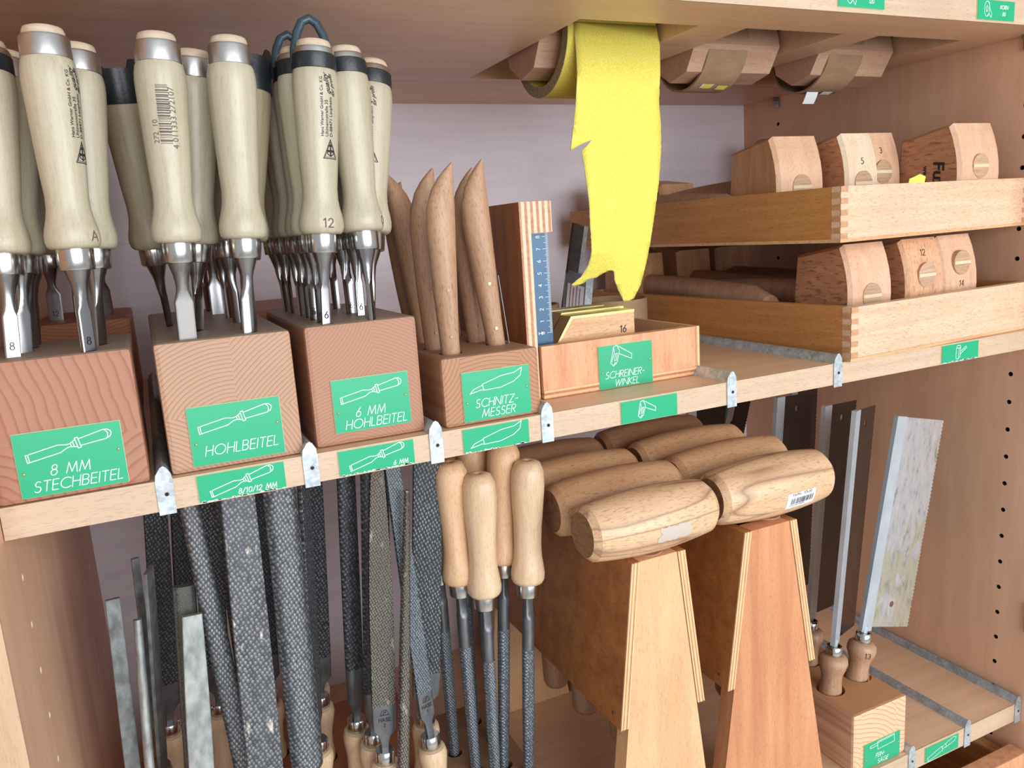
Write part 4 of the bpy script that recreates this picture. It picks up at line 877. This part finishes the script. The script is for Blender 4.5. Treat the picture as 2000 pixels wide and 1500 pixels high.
# ------------------------------------------------------------------ file block, files and rasps
ZF = -.36
HL = MB(); FILES = []
def blade_ring(kind, w2, th, z):
    seg = 20; out = []
    for j in range(seg):
        t = 2*PI*(j+.5)/seg; c, s = math.cos(t), math.sin(t)
        if kind == 'flat': out.append((math.copysign(abs(c)**.22, c)*w2/2, math.copysign(abs(s)**.22, s)*th/2, z))
        elif kind == 'half':   # round side faces -Y
            out.append((math.copysign(abs(c)**.8, c)*w2/2, (s*th*.95 if s < 0 else s**.25*th*.12), z))
        else: out.append((c*w2/2, s*w2/2, z))
    return out
fh_me = MB().lathe([(.0085, -.045), (.0115, -.02), (.0115, .008), (.0098, .020), (.0102, .034), (.0122, .048), (.0128, .054), (.0115, .0595), (.0085, .0605)], 22).mesh('handle', 50); fh_me.materials.append(FILE_H)
ff_me = MB().lathe([(.0083, .0600), (.0087, .0606), (.0082, .0710), (.0074, .0720)], 22).mesh('ferrule', 40); ff_me.materials.append(STEEL_F)
def file_tool(label, B, T, kind, wid, th, mt, yaw=0, tip=.6, heel=.022, name='rasp', cat='rasp', group='rasps and files standing in the block', brand=None, handle=True, length=None, base=.0720):
    L = length or (Vector(T)-Vector(B)).length
    if B[1] < .093 and handle and not brand: base = .0600; heel = .002
    o = thing(name, label, cat, group=group, M=axis_matrix(B, T, yaw))
    if handle: inst('handle', fh_me, o); inst('ferrule', ff_me, o)
    z0 = base if handle else -.02
    t = MB().rings([blade_ring('flat', .0062, .0042, z0-.004), blade_ring('flat', .0068, .0046, z0+.006), blade_ring('flat', wid*.5, th*.8, z0+.012), blade_ring(kind, wid*.95, th, z0+.018), blade_ring(kind, wid, th, z0+.018+heel)]).build('tang', FILE_T, o, 35)
    z1 = z0+.018+heel; rs = []
    for i in range(13):
        f = i/12; k = 1-(1-tip)*max(0, (f-.35)/.65)**1.6; rs.append(blade_ring(kind, wid*k, th*(1-.35*(1-tip)*f), z1+(L-z1)*f))
    bl = MB().rings(rs).build('blade', mt, o, 35)
    if brand:
        m = MB(); P = lambda u, v: (u, -th/2-.0002 if kind == 'flat' else -th*.96, z1-.020+v)
        stroke(m, arc(0, .0135, .0030, .0032, -20, 200, 12), .0004, P); stroke(m, [(-.0040, .0122), (.0040, .0122)], .0005, P); stroke(m, [(-.0012, .0126), (-.0004, .0150), (.0006, .0140), (.0010, .0160)], .0006, P)
        text(m, 'HASE', 0, .0065, .0030, .0006, P, 0, .25); text(m, brand, 0, .0018, .0026, .0004, P, 0); m.build('maker_mark', INK, t)
    FILES.append(B[:2]); return o
zt = -.028
file_tool('worn flat file leaning outermost at the left panel', (.0310, .0900, ZF), (.0430, .0780, -.100), 'flat', .0105, .003, FILE_S, .15, .9, name='file', cat='file')
file_tool('slim bright half-round file right beside the outermost flat one', (.0400, .0640, ZF), (.0565, .0780, -.119), 'half', .0068, .0045, FILE_L, .1, .85, name='file', cat='file')
file_tool('thin dark file behind the outermost left file', (.0480, .1700, ZF), (.0585, .1300, -.092), 'flat', .0062, .003, FILE_S, .3, .9, name='file', cat='file')
file_tool('thin file seen edge-on between the left files', (.0470, .1300, ZF), (.0680, .1000, -.092), 'flat', .0180, .003, FILE_S, 1.25, .9, name='file', cat='file')
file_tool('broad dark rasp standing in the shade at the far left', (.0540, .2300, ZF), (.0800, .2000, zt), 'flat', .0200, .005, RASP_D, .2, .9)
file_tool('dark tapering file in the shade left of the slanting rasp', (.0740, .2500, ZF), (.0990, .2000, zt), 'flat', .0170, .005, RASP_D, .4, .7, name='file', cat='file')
file_tool('half-round fine-cut file behind the pale flat file', (.0720, .1000, ZF), (.0900, .0950, -.108), 'half', .0175, .0055, FILE_CUT, 0, .95, name='file', cat='file')
file_tool('pale flat file standing in front with a square end', (.0740, .0680, ZF), (.0925, .0780, -.126), 'flat', .0180, .0045, FILE_L, .1, .78, name='file', cat='file')
file_tool('slanting half-round rasp with glinting teeth beside the pale file', (.1190, .0920, ZF), (.1010, .0850, -.035), 'half', .0165, .006, RASP_G, .1, .8)
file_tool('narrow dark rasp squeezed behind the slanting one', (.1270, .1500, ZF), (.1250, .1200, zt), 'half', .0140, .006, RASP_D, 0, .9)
file_tool('broad flat rasp with chalk dust down its middle, frontmost', (.1240, .0600, ZF), (.1350, .0720, -.038), 'flat', .0262, .006, RASP_C, .12, .92)
file_tool('broad half-round rasp to the right of the chalky flat one', (.1590, .0820, ZF), (.1660, .0800, -.040), 'half', .0262, .008, RASP_G, .15, .97)
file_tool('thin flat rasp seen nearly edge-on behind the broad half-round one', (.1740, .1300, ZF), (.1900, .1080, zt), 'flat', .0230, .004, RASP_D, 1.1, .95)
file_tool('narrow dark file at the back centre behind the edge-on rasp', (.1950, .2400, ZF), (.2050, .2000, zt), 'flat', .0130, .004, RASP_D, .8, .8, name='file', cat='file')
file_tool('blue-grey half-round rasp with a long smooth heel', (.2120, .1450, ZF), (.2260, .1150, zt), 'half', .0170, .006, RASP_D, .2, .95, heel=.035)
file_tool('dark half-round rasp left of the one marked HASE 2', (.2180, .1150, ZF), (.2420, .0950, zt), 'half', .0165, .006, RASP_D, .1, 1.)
file_tool('tapering flat rasp marked HASE 2', (.2200, .0800, ZF), (.2450, .0860, zt-.004), 'flat', .0200, .005, RASP_O, -.1, .45, brand='2')
file_tool('slender tapering round rasp with dusty olive teeth in front', (.2280, .0620, ZF), (.2650, .0780, -.064), 'round', .0100, .006, RASP_O, 0, .45, handle=False)
file_tool('light flat rasp leaning left with a faint HASE mark', (.2680, .0780, ZF), (.2570, .0900, zt), 'flat', .0150, .004, RASP_B, .25, .9, brand='1')
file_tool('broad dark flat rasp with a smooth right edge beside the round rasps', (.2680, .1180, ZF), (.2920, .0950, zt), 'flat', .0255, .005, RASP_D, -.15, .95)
file_tool('added dark rasp filling the black gap left of the blue-grey half-round rasp', (.1900, .2000, ZF), (.2060, .1700, zt), 'flat', .0230, .005, RASP_D, .1, .95)  # this and the next three are fillers added to darken gaps between files
file_tool('added dark rasp filling the dark space behind the chalky flat rasp', (.1480, .2300, ZF), (.1560, .2000, zt), 'flat', .0240, .005, RASP_D, .1, .95)
file_tool('added dark rasp filling the dark space behind the pale flat file', (.1000, .2400, ZF), (.1200, .2100, zt), 'flat', .0240, .005, RASP_D, .1, .95)
file_tool('added dark file filling the dark space behind the dusty olive rasp', (.2560, .2200, ZF), (.2720, .1900, zt), 'flat', .0240, .005, RASP_D, .1, .95, name='file', cat='file')
# round rasps stored handle up
rh_me = MB().lathe([(.0098, .1900), (.0134, .1906), (.0149, .1935), (.0152, .1985), (.0142, .2060), (.0128, .2140), (.0122, .2240), (.0126, .2420), (.0141, .2640), (.0150, .2790), (.0143, .2925), (.0110, .3000), (.0060, .3020), (.0025, .3018), (.0018, .3008), (0, .3008)], 28, cap=False).mesh('handle', 60); rh_me.materials.append(FILE_H)
rh_dk = rh_me.copy(); rh_dk.materials.clear(); rh_dk.materials.append(FILE_H2)
rf_me = MB().lathe([(.0092, .1770), (.0098, .1776), (.0101, .1890), (.0096, .1902)], 26).mesh('ferrule', 40); rf_me.materials.append(STEEL_F)
rt_me = MB().rings([ring_pts(.125, .0056, .0056, 2), ring_pts(.155, .0056, .0056, 2), ring_pts(.157, .0050, .0046, 4), ring_pts(.160, .0046, .0032, 6), ring_pts(.178, .0042, .0026, 6)]).mesh('tang', 35); rt_me.materials.append(FILE_T)
rb_me = MB().lathe([(.0042, -.035), (.0050, .0), (.0056, .06), (.0057, .1255)], 24).mesh('blade', 50); rb_me.materials.append(RASP_R)
def round_rasp(label, B, T, dark=False, turn=0, s=1.):
    o = thing('round_rasp', label, 'rasp', group='round rasps stored handle up', M=axis_matrix(B, T, turn))
    inst('handle', rh_dk if dark else rh_me, o); inst('ferrule', rf_me, o); inst('tang', rt_me, o); inst('blade', rb_me, o); FILES.append(B[:2]); return o
round_rasp('pale-handled round rasp nearest the mallet stands', (.3560, .0780, ZF), (.3753, .0780, -.0567), turn=.3)
round_rasp('pale-handled round rasp standing lower, second from the mallets', (.3270, .0900, ZF-.004), (.3290, .0800, -.0600), turn=.2)
round_rasp('round rasp with a darker handle between the two pale ones', (.3420, .1010, ZF+.014), (.3632, .1000, -.0450), True, .6)
round_rasp('round rasp with a darker handle touching the broad dark flat rasp', (.3150, .1080, ZF+.006), (.3100, .0960, -.0560), True, .2)
round_rasp('round rasp leaning in the rear left hole of the round-rasp block', (.3063, .1417, ZF+.012), (.2980, .1150, -.0480), True, .2)
round_rasp('round rasp in the rear middle hole of the round-rasp block', (.3426, .1782, ZF+.012), (.3370, .1500, -.0480), True)
round_rasp('round rasp in the rear right hole of the round-rasp block', (.3478, .1411, ZF+.012), (.3440, .1300, -.0480), True)
hm = MB(); hn = MB()
for x, y in FILES:
    if x < .29: hm.lathe([(.0140, ZF-.05), (.0140, ZF-.001), (.0165, ZF+.004)], 20, c=(x, y, 0)) if False else hm.lathe([(.0135, ZF-.05), (.0135, ZF+.01)], 20, c=(x, y, 0))
    else: hn.lathe([(.0075, ZF-.06), (.0075, ZF+.01)], 16, c=(x, y, 0))
block('brown block of file sockets on the lower shelf, below the rasps', .0100, .2880, .0300, .2900, ZB+.0003, ZF, BLKD, [(-.1, .15, -.7, .2, (.05, -.6)), (.15, .5, -.7, .2, (.25, -.3))], hm)
block('brown block of narrow holes for the round rasps on the lower shelf', .2900, .3660, .0300, .2100, ZB+.0003, ZF, BLK4, [(-.1, .5, -.7, .2, (.3, -.3))], hn)

# ------------------------------------------------------------------ mallet stands with barrel mallets
def stand(label, tl, tr, bl, br, sl, sr, mt, y0=.004):
    # tl..br: corners of the front board; sl, sr: where the side boards end
    o = thing('mallet_stand', label, 'stand', ((tl+tr)/2, y0, ZB), 'trapezoid mallet stands'); ox = (tl+tr)/2; t = .017
    zt_ = -.1415; zs = -.2905
    def bd(y): return MB().prism([(bl-ox, .0003), (br-ox, .0003), (tr-ox, zt_-ZB), (tl-ox, zt_-ZB)], y, y+t, 'y')
    bd(0).build('front_board', mt, o); bd(.285).build('back_board', mt, o)
    fx = lambda a, b, z: a+(b-a)*(zt_-z)/(zt_-ZB)
    th = .0062
    for s, (a, b) in ((-1, (tl, bl)), (1, (tr, br))):
        xt, xb = fx(a, b, zt_)-ox, fx(a, b, zs)-ox
        def Q(e0, e1):
            q = [(xt+s*e0, zt_-ZB), (xb+s*e0, zs-ZB), (xb+s*e1, zs-ZB-.001), (xt+s*e1, zt_-ZB)]; return q[::-1] if s > 0 else q
        sb = MB().prism(Q(.0006, .0082), .0004, .302, 'y').build('side_board', PLYFACE, o)
        for e0, e1, mt2 in ((.0006, .0020, PLY1), (.0020, .0033, PLY2), (.0033, .0055, PLY1), (.0055, .0066, PLY2), (.0066, .0082, PLY1)): MB().prism(Q(e0, e1), -.0010, .0004, 'y').build('ply_layer', mt2, sb)
        sc = MB().lathe([(.0014, 0), (.0014, .0006)], 10, ax='x').build('nail', STEEL_D, sb); sc.location = (xb+s*.0083, .012, zs-ZB+.010)
    return o
stand('left mallet stand with a pale plain front board', .4385, .4765, .4030, .5120, 0, 0, FRONT_A)
stand('right mallet stand with a reddish striped front board', .5590, .6035, .5150, .6530, 0, 0, FRONT_B)
def barrel(label, x, y, L, mt, r=.0285, rotz=0, extra=None):
    zc = -.1412+r; o = thing('barrel_mallet', label, 'mallet', (x, y, zc), 'barrel mallets on the stands'); o.rotation_euler = (0, 0, rotz)
    pr = []
    for i in range(13):
        t = i/12*2-1; pr.append((r*(1-.16*t*t), t*(L/2-.0055)))
    pr = [(pr[0][0]-.0048, -L/2)]+pr+[(pr[-1][0]-.0048, L/2)]
    MB().lathe(pr, 40, ax='x', cap=False).build('head', mt, o, 25)
    for s in (-1, 1): MB().lathe([(pr[0][0]-.0001, 0), (.004, .0003*s)], 40, ax='x').build('end_face', BARREL_E, o).location = (s*(L/2-.0001), 0, 0)
    MB().lathe([(.0125, -.028), (.0120, -.06), (.0135, -.15), (.0150, -.220), (.0142, -.246), (.0118, -.251), (.006, -.253)], 20).build('handle', KNIFE_W, o, 50)
    if extra: extra(o, L, r)
    return o
def skin(r, L, x, a, off):
    t = x/(L/2-.0055); rr = r*(1-.16*t*t)+off; return (x, -rr*math.cos(a), rr*math.sin(a))
def patch(o, L, r, x0, x1, a0, a1, mt, name, jag=0, seed=1):
    rnd = random.Random(seed); m = MB(); n = 12; g = []
    for i in range(6):
        f = i/5; g.append([skin(r, L, x0+(x1-x0)*j/n+jag*(rnd.random()-.5)*(1 if j in (0, n) else 0), a0+(a1-a0)*f+(jag*12*(rnd.random()-.5) if i in (0, 5) else 0), .0002) for j in range(n+1)])
    m.rings(g, cap=False, close=False); return m.build(name, mt, o)
def residue(o, L, r): patch(o, L, r, -.005, .028, -.42, .05, plain('glue_residue', srgb(196, 184, 170), .8), 'label_residue', .005)
def sticker(o, L, r):
    p = patch(o, L, r, -.001, .034, -.58, -.02, PAPER, 'price_sticker')
    m = MB(); rn = random.Random(2); x = .004
    while x < .031:
        wd = rn.choice((.0003, .0003, .0006, .0009)); q = [skin(r, L, x, -.42+i*.055, .0004) for i in range(5)]; q2 = [skin(r, L, x+wd, -.42+i*.055, .0004) for i in range(5)]
        m.add(q+q2, [(i, i+1, i+6, i+5) for i in range(4)]); x += wd+rn.choice((.0003, .0006, .0009))
    for t, x0, a, s in (('HaWe   076.60', .005, -.12, .0038), ('4 011333 076604', .0035, -.50, .0026)):
        vs, fs = type_mesh(t, s); m.add([skin(r, L, x0+v.x, a+v.y/r, .0004) for v in vs], fs)
    m.build('barcode', INK, p)
barrel('front barrel mallet on the left stand with a white label residue', .4570, .0200, .1270, BARREL_A, extra=residue)
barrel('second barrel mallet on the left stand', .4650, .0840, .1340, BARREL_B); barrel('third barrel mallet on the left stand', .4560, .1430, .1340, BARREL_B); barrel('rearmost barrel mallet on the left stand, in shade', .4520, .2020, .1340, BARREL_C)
barrel('front barrel mallet on the right stand with a white barcode sticker', .5965, .0260, .1330, BARREL_A, .0290, extra=sticker)
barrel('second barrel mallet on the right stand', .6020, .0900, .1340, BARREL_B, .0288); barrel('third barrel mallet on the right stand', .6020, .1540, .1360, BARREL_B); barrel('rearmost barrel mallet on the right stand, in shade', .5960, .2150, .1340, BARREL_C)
bd = MB().cbox(.4560, .6700, .3880, .4020, ZB+.0003, -.3000, .001).build('beech_board', BEECH_X); tag(bd, 'plain beech board standing upright behind the mallet stands', 'board')

# ------------------------------------------------------------------ fine saws
ZS = -.375
SW = [(.7114, .0537), (.7560, .0578), (.7330, .1080), (.7150, .1600), (.7500, .1650)]
sm_ = MB()
for x, y in SW: sm_.lathe([(.0150, ZS-.045), (.0150, ZS+.01)], 26, c=(x, y, 0))
b5 = block('block of fine saws on the lower shelf, its green plate reading FEINSÄGE', .6926, .7702, .0050, .2100, ZB+.0003, ZS, BLK5, [(-.1, .704, -.7, .2, (.68, -.45)), (.704, .754, -.7, .2, (.70, -.455)), (.754, .9, -.7, .2, (.80, -.33))], sm_)
plate(b5, .7065-.7314, .7600-.7314, -.0020+.0030, .0305, 0, 'saw', [('FEIN-', .44, .32, .0046), ('SÄGE', .52, .06, .0046)])
sh_me = MB().lathe([(.0105, -.040), (.0124, -.012), (.0118, .0), (.0108, .010), (.0112, .018), (.0134, .0240), (.0152, .0285), (.0155, .0325), (.0145, .0368), (.0115, .0395), (.0088, .040)], 28).mesh('handle', 50); sh_me.materials.append(KNIFE_W)
sf_me = MB().lathe([(.0085, .0390), (.0089, .0396), (.0086, .0490), (.0078, .0500), (.0060, .0500), (.0058, .0470)], 26, cap=False).mesh('ferrule', 40); sf_me.materials.append(STEEL_F)
def saw(label, B, T, yaw, dark, num=None, width=.074, na=-1.95):
    o = thing('fine_saw', label, 'saw', group='fine saws in the block', M=axis_matrix(B, T, 0)); L = (Vector(T)-Vector(B)).length
    h = inst('handle', sh_me, o); inst('ferrule', sf_me, o)
    R = Matrix.Rotation(yaw, 4, 'Z')
    spn = MB(); spn.box(-.0078, .0082, -.0024, .0024, .052, L, R); spn.lathe([(.0034, .046), (.0034, .058)], 10)
    sp_ = spn.build('spine', SPINE, o)
    # blade with a row of teeth along its free edge and a round hole
    pts = [(.0055, .056), (width, .0500)]; n = 56
    for i in range(n):
        z = .0500+(L-.0520-.0)*i/n; dz = (L-.052)/n; pts += [(width, z+.15*dz), (width+.0016, z+.55*dz), (width, z+dz)]
    pts += [(width, L-.0018), (.0055, L-.0006)]
    bl = MB().prism(pts, -.0004, .0004, 'y').build('blade', SAWDK if dark else SAWST, o); bl.matrix_local = R
    c = MB().lathe([(.0036, -.004), (.0036, .004)], 20, ax='y', c=(width*.52, 0, L-.018 if dark else .080))
    cut(bl, c)
    if num:
        m = MB(); text(m, num, 0, .026, .0058, .0006, lambda u, v: (.0157*math.cos(na+u/.015), .0157*math.sin(na+u/.015), v), 0); m.build('number_stamp', INK, h)
    return o
saw('fine saw stamped 13 with a bright worn blade', (.7560, .0578, ZS), (.8170, .0600, -.0865), .05, False, '13', .0745, -1.97)
saw('fine saw at the front left of the block, its dark blade almost edge-on', (.7114, .0537, ZS), (.7455, .0560, -.0680), .44, True, '6', .068, -1.25)
saw('fine saw second row, broad dark blade behind the front saws', (.7330, .1080, ZS), (.7590, .1080, -.0740), .30, True, None, .072)
saw('fine saw at the rear left of the block, dark blade with a round hole', (.7150, .1600, ZS), (.7400, .1600, -.0700), .25, True, None, .072)
saw('fine saw at the rear right of the block, mostly hidden', (.7500, .1650, ZS), (.7900, .1900, -.0700), .35, True, None, .066)
b6 = block('second saw block hidden behind the mallet stands', .6926, .7702, .2600, .3700, ZB+.0003, ZS, BLK4, [(-.1, .9, -.7, .2, (.70, -.455))])
saw('backsaw seen just under the middle shelf above the rear mallets', (.7140, .3000, ZS+.0405), (.7150, .2900, -.0450), .2, True, None, .085)
saw('dark saw standing right of the backsaw near the rear wall', (.7520, .3300, ZS+.0405), (.8050, .3000, -.0450), .3, True, None, .05)

# ------------------------------------------------------------------ pull-out below the lower shelf
dr = thing('pull_out_drawer', 'pale beech drawer below the lower shelf at the bottom right corner', 'drawer', (.78, -.012, -.61))
MB().cbox(-.22, .172, -.002, .018, 0, .111, .0012).build('front_board', BEECH_PINK, dr)
MB().box(-.22, -.205, .018, .42, 0, .100).build('side_board', BEECH_Y, dr); MB().box(.155, .170, .018, .42, 0, .100).build('side_board', BEECH_Y, dr)
MB().box(-.205, .155, .40, .42, 0, .100).build('back_board', BEECH_X, dr); MB().box(-.205, .155, .018, .40, 0, .008).build('bottom_board', LAM, dr)
MB().cbox(.130, .158, .080, .38, .100, .128, .001).build('runner', BEECH_Y, dr); MB().cbox(.05, .10, .10, .38, .088, .1, .001).build('divider', BEECH_Y, dr)
hg = thing('hinge_plate', 'dull metal hinge plate on the front edge of the right wall', 'hinge', (W-.0025, -.012, -.335))
MB().cbox(-.0015, .0022, -.010, .012, -.018, .018, .0008).build('plate', BRASS, hg); MB().lathe([(.0026, -.0022), (.0020, -.0008)], 12, ax='x').build('screw', STEEL, hg)
